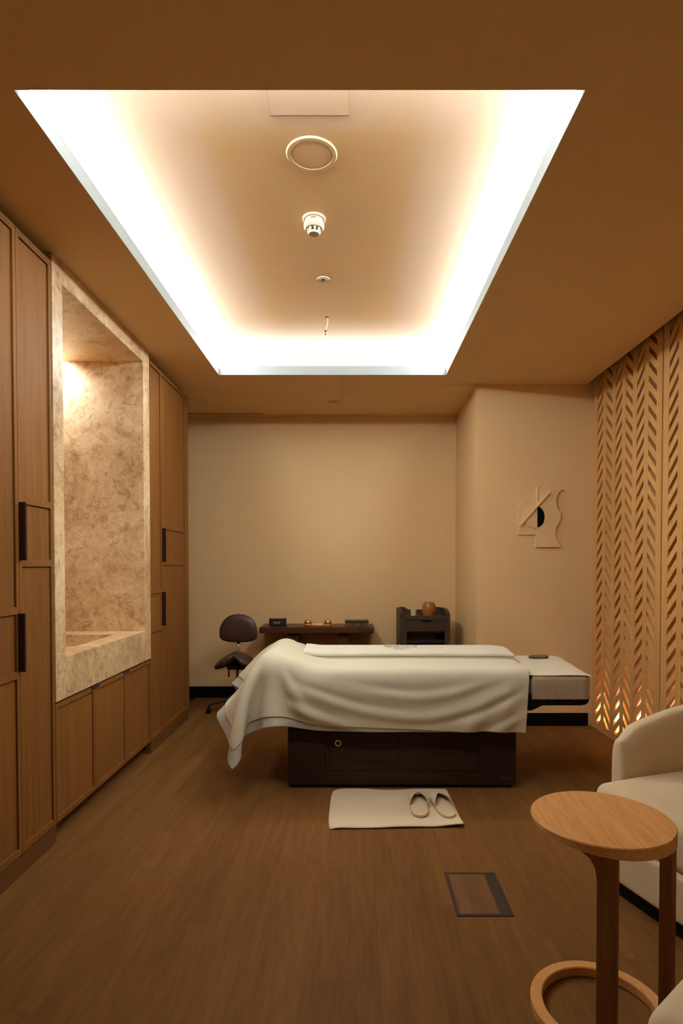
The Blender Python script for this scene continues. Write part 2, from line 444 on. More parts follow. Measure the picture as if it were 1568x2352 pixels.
# ------------------------------------------------------------------ cabinet wall on the left
XC = -1.374
def door(parent, y0, y1, z0, z1, rails, hy=None, hz=None, stile=0.021, rail=0.03):
    """framed door facing +x with recessed panels; rails = z centres of the cross rails"""
    g = 0.0015
    y0, y1, z0, z1 = y0 + g, y1 - g, z0 + g, z1 - g
    mb = MB()
    mb.box(XC - 0.022, XC, y0, y0 + stile, z0, z1); mb.box(XC - 0.022, XC, y1 - stile, y1, z0, z1)
    cuts = [z0 + rail] ; 
    mb.box(XC - 0.022, XC, y0 + stile, y1 - stile, z0, z0 + rail); mb.box(XC - 0.022, XC, y0 + stile, y1 - stile, z1 - rail, z1)
    for r in rails: mb.box(XC - 0.022, XC, y0 + stile, y1 - stile, r - rail / 2, r + rail / 2); cuts += [r - rail / 2, r + rail / 2]
    cuts.append(z1 - rail)
    d = build('door', mb, 'cab', parent)
    for k in range(0, len(cuts), 2):
        p = build('panel', MB().box(XC - 0.0225, XC - 0.0075, y0 + stile - 0.001, y1 - stile - 0.003, cuts[k] - 0.001, cuts[k + 1] - 0.003), 'cab')
        p.parent = d
    if hy is not None:
        h = build('handle', MB().box(XC - 0.004, XC + 0.027, hy - 0.006, hy + 0.006, hz[0], hz[1], 0.002, 1), 'handle')
        h.parent = d
    return d
ZP, ZT = 0.085, 2.662
def tall(y0, y1, label, doors):
    th = thing('tall_cabinet', (XC - 0.3, (y0 + y1) / 2, 0), label, 'cabinet', 'tall oak cabinets')
    mb = MB(); mb.box(XC - 0.70, XC - 0.032, y0, y1, ZP - 0.005, ZT)
    build('body', mb, 'cab', th)
    build('plinth', MB().box(XC - 0.68, XC - 0.002, y0 + 0.0005, y1 - 0.0005, 0, ZP - 0.004), 'cab_dark', th)
    for d in doors: door(th, *d)
    build('gap_shade_strip', MB().box(XC - 0.66, XC - 0.06, y0, y1, ZT - 0.001, CE - 0.001), 'gap', th)  # near-black strip paints the shade between cabinet top and ceiling
    return th
UPR, UPH = (1.291, 1.553), (1.302, 1.542)
LOR, LOH = (0.832, 1.097), (0.845, 1.085)
tall(1.29, 2.412, 'wide oak tall cabinet with low dark handle, beside the slim upper-handled one', [(1.29, 1.851, ZP, ZT, UPR, 1.846, UPH), (1.851, 2.412, ZP, ZT, LOR, 2.404, LOH)])
tall(2.412, 2.690, 'slim oak tall cabinet with one upper dark handle, against the marble frame', [(2.412, 2.690, ZP, ZT, UPR, 2.420, UPH)])
tall(3.955, 4.212, 'slim oak tall cabinet with low dark handle between marble and wide door', [(3.955, 4.212, ZP, ZT, LOR, 4.206, LOH)])
tall(4.212, 4.86, 'wide oak tall cabinet with upper dark handle, last before the back wall', [(4.212, 4.80, ZP, ZT, UPR, 4.219, UPH)])
# closing end panel of the last cabinet
o = build('end_panel', MB().box(XC - 0.70, XC, 4.802, 4.88, ZP - 0.005, ZT), 'cab', [q for q in COL.objects if q.name.startswith('tall_cabinet')][-1])
struct('wall_left_near', MB().box(XL, XC - 0.02, Y0, 1.288, 0, CE + 0.01), 'paint')
# low cabinet under the marble
th = thing('base_cabinet', (XC - 0.3, 3.32, 0), 'low three-door oak cabinet under the beige marble niche', 'cabinet')
build('body', MB().box(XC - 0.60, XC - 0.032, 2.691, 3.954, 0.085, 0.648), 'cab', th)
build('plinth', MB().box(XC - 0.58, XC - 0.055, 2.70, 3.95, 0, 0.086), 'cab_dark', th)
ys = [2.692, 3.107, 3.533, 3.953]
for k in range(3):
    d = door(th, ys[k], ys[k + 1], 0.085, 0.642, [], rail=0.024)
for yy in ys[1:3]:
    build('finger_pull', MB().box(XC - 0.020, XC + 0.004, yy - 0.045, yy + 0.045, 0.628, 0.6435, 0.001, 1), 'gap', th)

# marble niche with raised basin edge
NB = -2.06
mn = thing('marble_niche', (XC - 0.3, 3.32, 0.648), 'tall beige veined marble niche with raised basin rim, between oak cabinets', 'niche')
XM = XC + 0.004
build('frame_jamb', MB().box(XC - 0.05, XM, 2.692, 2.785, 0.65, CE - 0.001), 'marble', mn)
build('frame_jamb', MB().box(XC - 0.05, XM, 3.84, 3.953, 0.65, CE - 0.001), 'marble', mn)
build('frame_header', MB().box(XC - 0.05, XM, 2.785, 3.84, 2.60, CE - 0.001), 'marble', mn)
build('apron', MB().box(XC - 0.121, XM, 2.785, 3.84, 0.65, 0.846, 0.001, 1), 'marble', mn)
build('niche_side', MB().box(NB, XC - 0.05, 3.84, 3.90, 0.65, 2.66), 'marble', mn)
build('niche_side', MB().box(NB, XC - 0.05, 2.73, 2.785, 0.65, 2.66), 'marble', mn)
build('niche_back', MB().box(NB - 0.04, NB, 2.73, 3.90, 0.65, 2.66), 'marble', mn)
build('niche_soffit', MB().box(NB, XC - 0.05, 2.785, 3.84, 2.60, 2.63), 'marble', mn)
build('basin_floor', MB().box(NB, XC - 0.12, 2.785, 3.84, 0.65, 0.775), 'marble', mn)
build('rim', MB().box(NB, XC - 0.121, 3.645, 3.84, 0.775, 0.846), 'marble', mn)
build('rim', MB().box(NB, NB + 0.1, 2.785, 3.645, 0.775, 0.846), 'marble', mn)
nl = thing('niche_downlight', (-1.95, 3.75, 2.60), 'small white downlight at the back of the marble niche top', 'downlight')
build('trim_ring', MB().lathe([(0.026, -0.004), (0.036, -0.004), (0.036, 0.0), (0.026, 0.0)], (-1.95, 3.75, 2.60), 32, True), 'white', nl)
build('lens', MB().cyl((-1.95, 3.75, 2.5985), 0.026, 0.003), 'niche', nl)
ld = bpy.data.lights.new('niche_spot', 'SPOT'); ld.energy = NICHE_W; ld.color = NICHE_C; ld.spot_size = R(150); ld.spot_blend = 0.9; ld.shadow_soft_size = 0.03
lo = bpy.data.objects.new('lamp_beam', ld); COL.objects.link(lo); lo.parent = nl; lo.location = (0, 0, -0.012); lo.rotation_euler = (R(38), 0, 0)

# ------------------------------------------------------------------ chevron screen on the right
XT = 0.037                                             # thickness
SW, GAP, BD = 0.101, 0.0012, 0.0284
PITCH_Z, SLV = 0.0942, 0.0550                          # vertical pitch, vertical slat height
Z_LO, Z_HI = 0.055, 2.93
def slat_mesh(sgn):
    mb = MB(); h = SLV / 2; w = SW / 2 + 0.003; k = 0.096 / SW * sgn
    pts = [(-w, -h - k * w), (w, -h + k * w), (w, h + k * w), (-w, h - k * w)]
    mb.prism(pts, 0.001, XT - 0.001, 'YZ')
    me = mb.mesh('slat'); me.materials.append(M['screen']); return me
SL = {1: slat_mesh(1), -1: slat_mesh(-1)}
def screen_panel(yfar, label):
    """yfar = far edge; columns run towards the camera"""
    pw = 1.018
    th = thing('screen_panel', (XS, yfar - pw / 2, 0), label, 'screen', 'chevron screen panels')
    build('bottom_rail', MB().box(XS, XS + XT, yfar - pw, yfar, 0.0, Z_LO), 'screen', th)
    build('top_rail', MB().box(XS, XS + XT, yfar - pw, yfar, Z_HI, Z_HI + 0.06), 'screen', th)
    ystart = yfar - 0.062
    build('stile', MB().box(XS, XS + XT, ystart + 0.0005, yfar, Z_LO, Z_HI), 'screen', th)
    y = ystart; nz = int((Z_HI - Z_LO) / PITCH_Z) + 3
    for c in range(6):
        ym = y - SW / 2
        sgn = -1 if c % 2 == 0 else 1                  # rises towards the camera, then falls
        for k in range(nz):
            z = Z_LO - 0.03 + k * PITCH_Z
            if z > Z_HI - 0.03: break
            o = bpy.data.objects.new('slat', SL[sgn]); o.location = (XS, ym, z); COL.objects.link(o); o.parent = th
            o.matrix_parent_inverse = Matrix.Translation(-Vector(th.location))
        y -= SW
        if c < 5:
            build('stile', MB().box(XS, XS + XT, y - BD + 0.0004, y, Z_LO, Z_HI), 'screen', th)
            build('stile', MB().box(XS, XS + XT, y - 2 * BD, y - BD - 0.0004, Z_LO, Z_HI), 'screen', th)
            y -= 2 * BD
    build('stile', MB().box(XS, XS + XT, yfar - pw, y, Z_LO, Z_HI), 'screen', th)
    return th
YS = 4.638
labs = ['oak chevron lattice panel meeting the beige wall beside the head of the bed', 'oak chevron lattice panel standing behind the cream armchair',
        'oak chevron lattice panel behind the back of the near cream armchair']
for k, lb in enumerate(labs): screen_panel(YS - k * 1.036, lb)
struct('trim_2', MB().box(XS + 0.004, XS + XT, YS + 0.0005, YF + 0.001, 0, 2.98), 'screen')
for k in range(3):
    yy = YS - k * 1.036 - 1.018
    struct('trim_%d' % (3 + k), MB().box(XS + 0.008, XS + XT + 0.003, yy - 0.018, yy, 0, 2.98), 'screen')
struct('wall_right_near', MB().box(XS, XS + 0.2, Y0, YS - 3 * 1.036 - 0.001, 0, 3.0), 'paint')
# amber light lying on the floor behind the screen
sl = thing('led_strip', (XS + 0.13, 3.9, 0), 'amber light strip on the floor behind the chevron screen', 'light strip')
build('carrier', MB().box(XS + 0.11, XS + 0.145, 3.35, 4.60, 0, 0.02), 'white', sl)
build('diffuser', MB().box(XS + 0.112, XS + 0.143, 3.36, 4.59, 0.02, 0.024), 'scr_led', sl)

# ------------------------------------------------------------------ ceiling fittings
def up_pt(u, v, h=UP - 1.29):
    Z = h * F_PX / (1294 - v); return ((u - 813) * Z / F_PX, Z)
# access panel in the recess ceiling
mb = MB()
px0, px1, py0, py1 = -0.301, -0.017, 1.80, 2.150
g = 0.0022
build('access_panel', MB().box(px0 + g, px1 - g, py0, py1 - g, UP - 0.0035, UP + 0.001), 'ceil', cu)
build('access_panel_gap', MB().box(px0, px1, py0, py1, UP - 0.0008, UP + 0.001), 'disc', cu)
x, y = up_pt(717, 368)
sp = thing('ceiling_speaker', (x, y, UP), 'round flush ceiling speaker beside the access panel in the lit recess', 'ceiling speaker')
build('bezel', MB().lathe([(0.082, -0.006), (0.097, -0.006), (0.101, 0.0), (0.082, 0.0)], (x, y, UP), 64, True), 'dev', sp, auto=40)
build('grille', MB().lathe([(0.0, -0.0055), (0.080, -0.0045), (0.080, 0.0), (0.0, 0.0)], (x, y, UP), 64), 'dev', sp, auto=40)
build('gap_ring', MB().lathe([(0.0795, -0.0015), (0.0825, -0.0015), (0.0825, 0), (0.0795, 0)], (x, y, UP), 64, True), 'gap', sp)
x, y = up_pt(722, 512)
sd = thing('smoke_detector', (x, y, UP), 'white stepped smoke detector hanging from the recess ceiling', 'smoke detector')
build('mount_plate', MB().lathe([(0, 0.0), (0.054, 0.0), (0.054, -0.006), (0.050, -0.009), (0, -0.009)], (x, y, UP), 48), 'white', sd, auto=35)
build('base', MB().lathe([(0, -0.009), (0.042, -0.009), (0.044, -0.024), (0, -0.024)], (x, y, UP), 48), 'white', sd, auto=35)
build('body', MB().lathe([(0, -0.024), (0.047, -0.024), (0.048, -0.042), (0.040, -0.050), (0, -0.050)], (x, y, UP), 48), 'white', sd, auto=35)
for k in range(8):
    a = k * math.pi / 4 + 0.2
    mb = MB(); mb.prism([(-0.005, -0.049), (0.005, -0.049), (0.004, -0.068), (-0.004, -0.068)], 0.024, 0.032, 'XZ')
    bmesh.ops.transform(mb.bm, matrix=Matrix.Translation((x, y, UP)) @ Matrix.Rotation(a, 4, 'Z'), verts=mb.bm.verts)
    build('vane', mb, 'white', sd)
build('chamber', MB().lathe([(0.023, -0.05), (0.023, -0.066), (0, -0.066)], (x, y, UP), 32), 'gap', sd)
build('cap', MB().lathe([(0, -0.066), (0.030, -0.066), (0.026, -0.074), (0.022, -0.0745), (0.0215, -0.0735), (0, -0.0735)], (x, y, UP), 48), 'white', sd, auto=35)
build('indicator', MB().box(x - 0.012, x + 0.012, y - 0.0445, y - 0.040, UP - 0.020, UP - 0.015), 'pot', sd)
x, y = up_pt(743, 648)
cs = thing('ceiling_sensor', (x, y, UP), 'tiny round motion sensor between smoke detector and hanging cable', 'sensor')
build('bezel', MB().lathe([(0.026, -0.004), (0.035, -0.005), (0.036, 0.0), (0.026, 0.0)], (x, y, UP), 40, True), 'white', cs, auto=40)
build('dish', MB().lathe([(0, -0.004), (0.012, -0.005), (0.024, -0.0065), (0.025, 0), (0, 0)], (x, y, UP), 40), 'dev', cs, auto=50)
build('eye', MB().lathe([(0, -0.008), (0.008, -0.006), (0.008, -0.003), (0, -0.003)], (x, y, UP), 24), 'gap', cs)
x, y = up_pt(751, 734)
hc = thing('hanging_cable', (x, y, UP), 'loose cable with a small plug dangling from a hole in the recess ceiling', 'cable')
build('grommet', MB().lathe([(0, -0.002), (0.010, -0.002), (0.012, 0), (0, 0)], (x, y, UP), 24), 'gap', hc)
build('cable', MB().tube([(x + 0.003, y, UP), (x + 0.006, y, UP - 0.02), (x + 0.004, y, UP - 0.045), (x - 0.003, y, UP - 0.066), (x - 0.007, y, UP - 0.085)], 0.003, 8), 'white', hc, smooth=True)
build('plug', MB().lathe([(0, -0.082), (0.005, -0.083), (0.010, -0.092), (0.010, -0.108), (0.006, -0.113), (0, -0.113)], (x - 0.009, y, UP), 16), 'boxbody', hc, auto=40)
xx, yy = -0.176, 5.16
tag(build('blank_plate', MB().lathe([(0, -0.003), (0.05, -0.003), (0.054, 0), (0, 0)], (xx, yy, CE), 40), 'disc', auto=40), 'round blanking plate on the low ceiling over the console table', 'plate')
sd_ = thing('slot_diffuser', (-1.2, 5.56, CE), 'thin dark slot air diffuser in the ceiling along the back wall', 'air vent')
build('slot', MB().box(-1.6, -0.852, 5.555, 5.571, CE - 0.0012, CE + 0.001), 'gap', sd_)
build('edge_flange', MB().box(-1.6, -0.848, 5.571, 5.575, CE - 0.002, CE + 0.001), 'ceil', sd_)

# ------------------------------------------------------------------ treatment bed
BX0, BX1, BYN, BYF = -0.379, 0.926, 3.343, 3.95
bed = thing('treatment_bed', (0.35, 3.65, 0), 'long treatment bed on a dark wooden cabinet base, draped in cream sheets', 'bed')
FT = 0.30
DX0, DX1 = -0.165, 0.722                               # door opening
mb = MB()
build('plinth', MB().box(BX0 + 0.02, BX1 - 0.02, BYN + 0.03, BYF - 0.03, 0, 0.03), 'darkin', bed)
build('side_board', MB().box(BX0, DX0, BYN, BYF, 0.022, 0.56), 'espresso', bed)
build('side_board', MB().box(DX1, BX1, BYN, BYF, 0.022, 0.56), 'espresso', bed)
build('bottom_board', MB().box(DX0 + 0.0005, DX1 - 0.0005, BYN + 0.001, BYF, 0.022, 0.096), 'espresso', bed)
build('back_board', MB().box(DX0, DX1, BYF - 0.02, BYF, 0.096, 0.56), 'espresso', bed)
build('top_board', MB().box(DX0, DX1, BYN, BYF, 0.50, 0.56), 'espresso', bed)
build('door_track', MB().box(DX0, DX1, BYN + 0.004, BYN + 0.03, 0.096, 0.1), 'handle', bed)
d = build('sliding_door', MB().box(DX0 + 0.018, 0.268, BYN + 0.012, BYN + 0.028, 0.1, 0.50), 'espresso', bed)
r = build('finger_ring', MB().lathe([(0.011, -0.003), (0.019, -0.003), (0.019, 0.003), (0.011, 0.003)], (0, 0, 0), 32, True), 'metal')
def ring_at(o, x, y, z, par):
    o.matrix_basis = Matrix.Translation((x, y, z)) @ Matrix.Rotation(R(90), 4, 'X'); o.parent = par
ring_at(r, -0.092, BYN + 0.011, 0.258, d)
r = build('finger_hole', MB().cyl((-0.092, BYN + 0.0115, 0.258), 0.012, 0.002, 24, axis='Y'), 'darkin'); r.parent = d
build('door_post', MB().box(DX0 + 0.004, DX0 + 0.016, BYN + 0.016, BYN + 0.03, 0.1, 0.50), 'hatch', bed)
d = build('sliding_door', MB().box(0.262, DX1 - 0.002, BYN + 0.004, BYN + 0.0115, 0.1, 0.50), 'espresso', bed)
r = build('finger_ring', MB().lathe([(0.011, -0.003), (0.019, -0.003), (0.019, 0.003), (0.011, 0.003)], (0, 0, 0), 32, True), 'hatch')
ring_at(r, 0.684, BYN + 0.003, 0.258, d)
r = build('finger_hole', MB().cyl((0.684, BYN + 0.0035, 0.258), 0.012, 0.002, 24, axis='Y'), 'darkin'); r.parent = d
build('maker_plate', MB().box(0.835, 0.902, BYN - 0.0012, BYN, 0.050, 0.066), 'hatch', bed)
build('lift_frame', MB().box(-0.45, 0.99, BYN + 0.02, BYF - 0.02, 0.53, 0.565), 'blackpl', bed)
MX0, MX1, MY0, MY1, MZT, MZB = -0.545, 0.985, 3.285, 4.02, 0.690, 0.555
build('mattress', MB().box(MX0, MX1, MY0, MY1, MZB, MZT, 0.045, 4), 'towel', bed, auto=60)
# head section
def rounded_poly(pts, rad, n=6):
    out = []; N = len(pts)
    for k in range(N):
        p, a, b = Vector(pts[k]), Vector(pts[k - 1]), Vector(pts[(k + 1) % N])
        ra = rad[k] if isinstance(rad, (list, tuple)) else rad
        d1, d2 = (a - p).normalized(), (b - p).normalized()
        s, e = p + d1 * ra, p + d2 * ra
        for q in range(n + 1):
            t_ = q / n; out.append(tuple((1 - t_) ** 2 * s + 2 * t_ * (1 - t_) * p + t_ ** 2 * e))
    return out
hd = rounded_poly([(1.00, 3.29), (1.325, 3.29), (1.40, 3.98), (1.00, 3.98)], [0.01, 0.05, 0.10, 0.01])
build('head_frame', MB().prism([(0.96, 0.488), (1.275, 0.488), (1.305, 0.492), (1.322, 0.505), (1.328, 0.535), (0.96, 0.535)], 3.30, 3.96, 'XZ', 0.003, 1), 'blackpl', bed)
build('head_bracket', MB().prism([(0.93, 0.445), (1.02, 0.445), (1.11, 0.488), (1.11, 0.495), (0.93, 0.495)], 3.36, 3.90, 'XZ'), 'blackpl', bed)
build('head_cushion', MB().prism(hd, 0.53, 0.655, 'XY', 0.03, 4), 'towel', bed, auto=60)

# ---- draped sheet: position based cloth settled over mattress and knee bolster
def drape(nx, ny, sp, x_left, y_front, bolster):
    """rest sheet in plan starts at x_left / y_front; returns settled points (nx,ny,3)"""
    rng = np.random.default_rng(3)
    X = x_left + np.arange(nx) * sp; Y = y_front + np.arange(ny) * sp
    P = np.zeros((nx, ny, 3)); P[..., 0] = X[:, None]; P[..., 1] = Y[None, :]; P[..., 2] = 0.80
    P += rng.normal(0, 0.0006, P.shape)
    P[..., 2] = np.where(np.abs(P[..., 0] - bolster[0][0]) < 0.16, 0.80, MZT + 0.012)
    pin = (P[..., 0] > -0.18) & (P[..., 0] < 0.95) & (P[..., 1] > MY0 + 0.10) & (P[..., 1] < MY1 - 0.05)
    P[pin, 2] = MZT + 0.0062; PIN = P[pin].copy()
    c = np.array([(MX0 + MX1) / 2, (MY0 + MY1) / 2, (MZT + 0.42) / 2]); hb = np.array([(MX1 - MX0) / 2 + 0.02, (MY1 - MY0) / 2, (MZT - 0.42) / 2])
    rad = 0.05; off = 0.006
    ba, bb, br = bolster
    def collide(P, V0):
        q = P - c; aq = np.abs(q) - (hb - rad)
        outq = np.maximum(aq, 0); ln = np.linalg.norm(outq, axis=-1)
        ins = np.minimum(aq.max(-1), 0)
        d = ln + ins - rad - off
        n = np.sign(q) * outq; nl = np.linalg.norm(n, axis=-1, keepdims=True)
        am = np.argmax(aq, -1); alt = np.zeros_like(P); np.put_along_axis(alt, am[..., None], 1.0, -1); alt *= np.sign(q)
        n = np.where(nl > 1e-9, n / np.maximum(nl, 1e-9), alt)
        hit = d < 0
        P -= np.where(hit[..., None], n * d[..., None], 0)
        ab = bb - ba; tt = np.clip(((P - ba) @ ab) / (ab @ ab), 0, 1)
        w = P - (ba + tt[..., None] * ab); l2 = np.linalg.norm(w, axis=-1); d2 = l2 - br - off
        h2 = d2 < 0
        P -= np.where(h2[..., None], w / np.maximum(l2, 1e-9)[..., None] * d2[..., None], 0)
        hit |= h2
        return hit
    def con(A, B, L, k):
        dlt = B - A; l = np.sqrt((dlt * dlt).sum(-1, keepdims=True))
        dlt *= 0.5 * k * (l - L) / np.maximum(l, 1e-9); A += dlt; B -= dlt
    def relax(P):
        for o in (0, 1):
            n = (nx - o) // 2; con(P[o:o + 2 * n:2], P[o + 1:o + 2 * n:2], sp, 1.0)
            n = (ny - o) // 2; con(P[:, o:o + 2 * n:2], P[:, o + 1:o + 2 * n:2], sp, 1.0)
        for o in (0, 1):
            n = (nx - o) // 2; A, B = P[o:o + 2 * n:2], P[o + 1:o + 2 * n:2]
            con(A[:, :-1], B[:, 1:], sp * 2 ** 0.5, 0.2); con(A[:, 1:], B[:, :-1], sp * 2 ** 0.5, 0.2)
        for st, kb in ((2, 0.10), (5, 0.035)):
            for ax in (0, 1):
                A = P[:-st] if ax == 0 else P[:, :-st]; B = P[st:] if ax == 0 else P[:, st:]
                dlt = B - A; l = np.sqrt((dlt * dlt).sum(-1, keepdims=True)); dlt *= 0.5 * kb * (l - sp * st) / np.maximum(l, 1e-9)
                A += dlt; B -= dlt
    def flare(P):
        """foot end of the sheet stands off the mattress on a slant"""
        z = np.clip(P[..., 2], 0.42, 0.69); xs = MX0 - 0.03 - 0.62 * (0.69 - z)
        m = (P[..., 2] < 0.685) & (P[..., 0] > xs) & (P[..., 0] < -0.50) & (P[..., 1] > 3.30)
        P[..., 0] = np.where(m, xs, P[..., 0])
    def lid(P):
        cap = np.where(P[..., 0] < -0.28, 0.80, MZT + 0.0075)
        P[..., 2] = np.where(P[..., 1] > 3.80, np.minimum(P[..., 2], cap), P[..., 2])
    V = np.zeros_like(P); dt = 1 / 60; g = np.array([0, 0, -1.1])
    for step in range(260):
        V += g * dt; V *= 0.965
        old = P.copy(); P = P + V * dt
        for it in range(9):
            relax(P)
            hit = collide(P, None); flare(P); lid(P); P[pin] = PIN
        grip = np.where(hit, 0.12 if step > 25 else 0.02, 1.0)[..., None]
        P[..., :2] = old[..., :2] + (P[..., :2] - old[..., :2]) * grip
        V = (P - old) / dt
        V[hit] *= 0.3
    for it in range(120):
        relax(P); collide(P, None); flare(P); lid(P); P[pin] = PIN
    return P
SPC = 0.0165
P = drape(117, 76, SPC, -0.925, 2.955, (np.array([-0.455, 3.36, 0.672]), np.array([-0.455, 3.92, 0.672]), 0.105))
def normals(P):
    du = np.gradient(P, axis=0); dv = np.gradient(P, axis=1); n = np.cross(du, dv)
    return n / np.maximum(np.linalg.norm(n, axis=-1, keepdims=True), 1e-9)
def smooth(P, it=2):
    for _ in range(it):
        Q = P.copy()
        Q[1:-1, 1:-1] = 0.5 * P[1:-1, 1:-1] + 0.125 * (P[2:, 1:-1] + P[:-2, 1:-1] + P[1:-1, 2:] + P[1:-1, :-2])
        P = Q
    return P
P = smooth(P)
def swags(P):
    """nested hanging folds on the front of the sheet, deepest between hump and head end"""
    x, z = P[..., 0], P[..., 2]
    hang = np.clip((0.655 - z) / 0.10, 0, 1) * np.clip((z - 0.33) / 0.07, 0.25, 1) * (P[..., 1] < 3.36)
    ends = np.clip((x + 0.42) / 0.12, 0, 1) * np.clip((0.97 - x) / 0.10, 0, 1)
    arc = z - 0.52 * np.abs(x - 0.34) ** 1.8 * np.where(x < 0.34, 0.62, 1.0)
    f = np.sin((arc - 0.40) / 0.105 * 2 * np.pi) + 0.35 * np.sin((arc - 0.36) / 0.061 * 2 * np.pi + x * 4)
    f2 = np.sin((x * 1.0 + z * 0.35) / 0.075 * 2 * np.pi) * np.clip((x - 0.62) / 0.2, 0, 1)
    Q = P.copy(); Q[..., 1] -= hang * ends * (0.0072 * f + 0.008)
    return Q
P = swags(P)
N = normals(P)
def grid_obj(name, Pg, mat, thick=0.0016):
    mb = MB(); mb.grid(Pg.tolist())
    o = build(name, mb, mat, smooth=True)
    md = o.modifiers.new('thick', 'SOLIDIFY'); md.thickness = thick; md.offset = 0
    subdiv(o, 1)
    return o
# lower sheet = the whole drape; upper sheet = the same drape trimmed and lying on it
tag(grid_obj('under_sheet', P, 'under'), 'thin pale sheet showing below the hem of the cream top sheet', 'sheet')
nx, ny = P.shape[:2]
def trimmed(P, N):
    """cut the front hem on a slant (shorter at the foot end) and a little off the foot end"""
    Q = P + N * 0.0055
    i = np.arange(4, nx)
    out = []
    for k in i:
        fx = (k - 4) / (nx - 5)
        j0 = 4.2 * max(0.0, 1 - fx * 1.25) + 0.15
        js = np.linspace(j0, ny - 1, ny)
        lo = np.floor(js).astype(int).clip(0, ny - 2); fr = (js - lo)[:, None]
        out.append(Q[k, lo] * (1 - fr) + Q[k, lo + 1] * fr)
    return np.array(out)
tag(grid_obj('bed_sheet', trimmed(P, N), 'sheet'), 'cream top sheet draped over the bed with a hump at the foot', 'sheet')
# folded towel with printed crest
TY0, TY1, TX0, TX1, TZ = 3.615, 3.90, -0.312, 0.985, 0.7035
def towel_section(hw, h, z0, n=10):
    pts = []
    for k in range(n + 1):
        a = -math.pi / 2 - math.pi * k / n        # near side round fold
        pts.append((-hw + h / 2 + math.cos(a) * h / 2, z0 + h / 2 + math.sin(a) * h / 2))
    return pts
def tz(y, x):                                         # crowned top of the towel
    f = (y - (TY0 + TY1) / 2) / ((TY1 - TY0) / 2)
    return TZ + 0.034 + 0.008 * (1 - f * f) + 0.0015 * math.sin(x * 7.0)
tw = thing('folded_towel', (0.33, 3.76, TZ), 'long folded cream towel with printed crest lying along the bed', 'towel')
def towel_layer(z0, h, inset, top_crown):
    mb = MB(); G = []
    nxs = 60
    for i in range(nxs + 1):
        x = TX0 + inset + (TX1 - TX0 - 2 * inset) * i / nxs
        e = min(i, nxs - i) / nxs
        dz = 0.010 * math.exp(-((x - TX0) / 0.06) ** 2) if top_crown else 0
        drop = 0.010 * math.exp(-((TX1 - x) / 0.05) ** 2) if top_crown else 0
        row = []
        ya, yb = TY0 + inset + 0.006 * math.sin(x * 5), TY1 - inset
        for k in range(9):
            a = -math.pi / 2 - math.pi * k / 8
            row.append((x, ya + h / 2 + math.cos(a) * h / 2, z0 + h / 2 + math.sin(a) * h / 2 + (dz - drop) * (k / 8)))
        for k in range(1, 12):
            y = ya + h / 2 + (yb - ya - h) * k / 12
            f = (k / 12 - 0.5) * 2
            row.append((x, y, z0 + h + ((0.005 * (1 - f * f) + 0.011 * (f + 1) / 2) if top_crown else 0) + dz - drop))
        for k in range(9):
            a = math.pi / 2 - math.pi * k / 8
            row.append((x, yb - h / 2 + math.cos(a) * h / 2, z0 + h / 2 + math.sin(a) * h / 2 + (dz - drop + (0.011 if top_crown else 0)) * (1 - k / 8)))
        G.append(row)
    V = mb.grid(G, cv=True)
    mb.bm.faces.new(V[0]); mb.bm.faces.new(V[-1]); bmesh.ops.recalc_face_normals(mb.bm, faces=mb.bm.faces)
    return mb
build('lower_fold', towel_layer(TZ - 0.004, 0.012, 0.004, False), 'towel', tw, auto=50)
build('upper_fold', towel_layer(TZ + 0.009, 0.026, 0.0, True), 'towel', tw, auto=50)
def text_mesh(s, size, cx, cy, wx, wy, font_shear=0.0):
    """built-in font as mesh in plan: centred at cx,cy, scaled to width wx and height wy"""
    cu_ = bpy.data.curves.new('txt', 'FONT'); cu_.body = s; cu_.shear = font_shear
    ob = bpy.data.objects.new('txt', cu_); COL.objects.link(ob)
    dg = bpy.context.evaluated_depsgraph_get(); me = bpy.data.meshes.new_from_object(ob.evaluated_get(dg))
    bpy.data.objects.remove(ob); bpy.data.curves.remove(cu_)
    xs = [v.co.x for v in me.vertices]; ys_ = [v.co.y for v in me.vertices]
    x0, x1, y0, y1 = min(xs), max(xs), min(ys_), max(ys_)
    for v in me.vertices:
        v.co.x = cx + ((v.co.x - x0) / (x1 - x0) - 0.5) * wx; v.co.y = cy + ((v.co.y - y0) / (y1 - y0) - 0.5) * wy; v.co.z = 0
    me.materials.clear()
    return me
def on_towel(me):
    bm = bmesh.new(); bm.from_mesh(me)
    bmesh.ops.subdivide_edges(bm, edges=[e for e in bm.edges if e.calc_length() > 0.012], cuts=2)
    bmesh.ops.triangulate(bm, faces=bm.faces)
    for v in bm.verts:
        v.co.z = tw_top(v.co.x, v.co.y) + 0.0012
    bm.to_mesh(me); bm.free(); return me
def tw_top(x, y):
    ya, yb, h = TY0 + 0.006 * math.sin(x * 5), TY1, 0.026
    f = ((y - ya - h / 2) / (yb - ya - h) - 0.5) * 2
    return TZ + 0.009 + h + 0.005 * (1 - f * f) + 0.011 * (f + 1) / 2
CXE = 0.303
def deco(me, name):
    me.materials.append(M['ink']); o = bpy.data.objects.new(name, me); COL.objects.link(o); o.parent = tw
    o.matrix_parent_inverse = Matrix.Translation(-Vector(tw.location)); return o
deco(on_towel(text_mesh('BEVERLY HILLS', 1, CXE, 3.805, 0.178, 0.050)), 'crest_lettering')
deco(on_towel(text_mesh('BEAUTY', 1, CXE, 3.742, 0.092, 0.032)), 'crest_lettering')
mb = MB()
for k in range(6): mb.box(CXE - 0.019 + k * 0.0065, CXE - 0.015 + k * 0.0065, 3.688, 3.702, 0, 0.0004)
me = mb.mesh('crest_marks'); deco(on_towel(me), 'crest_marks')
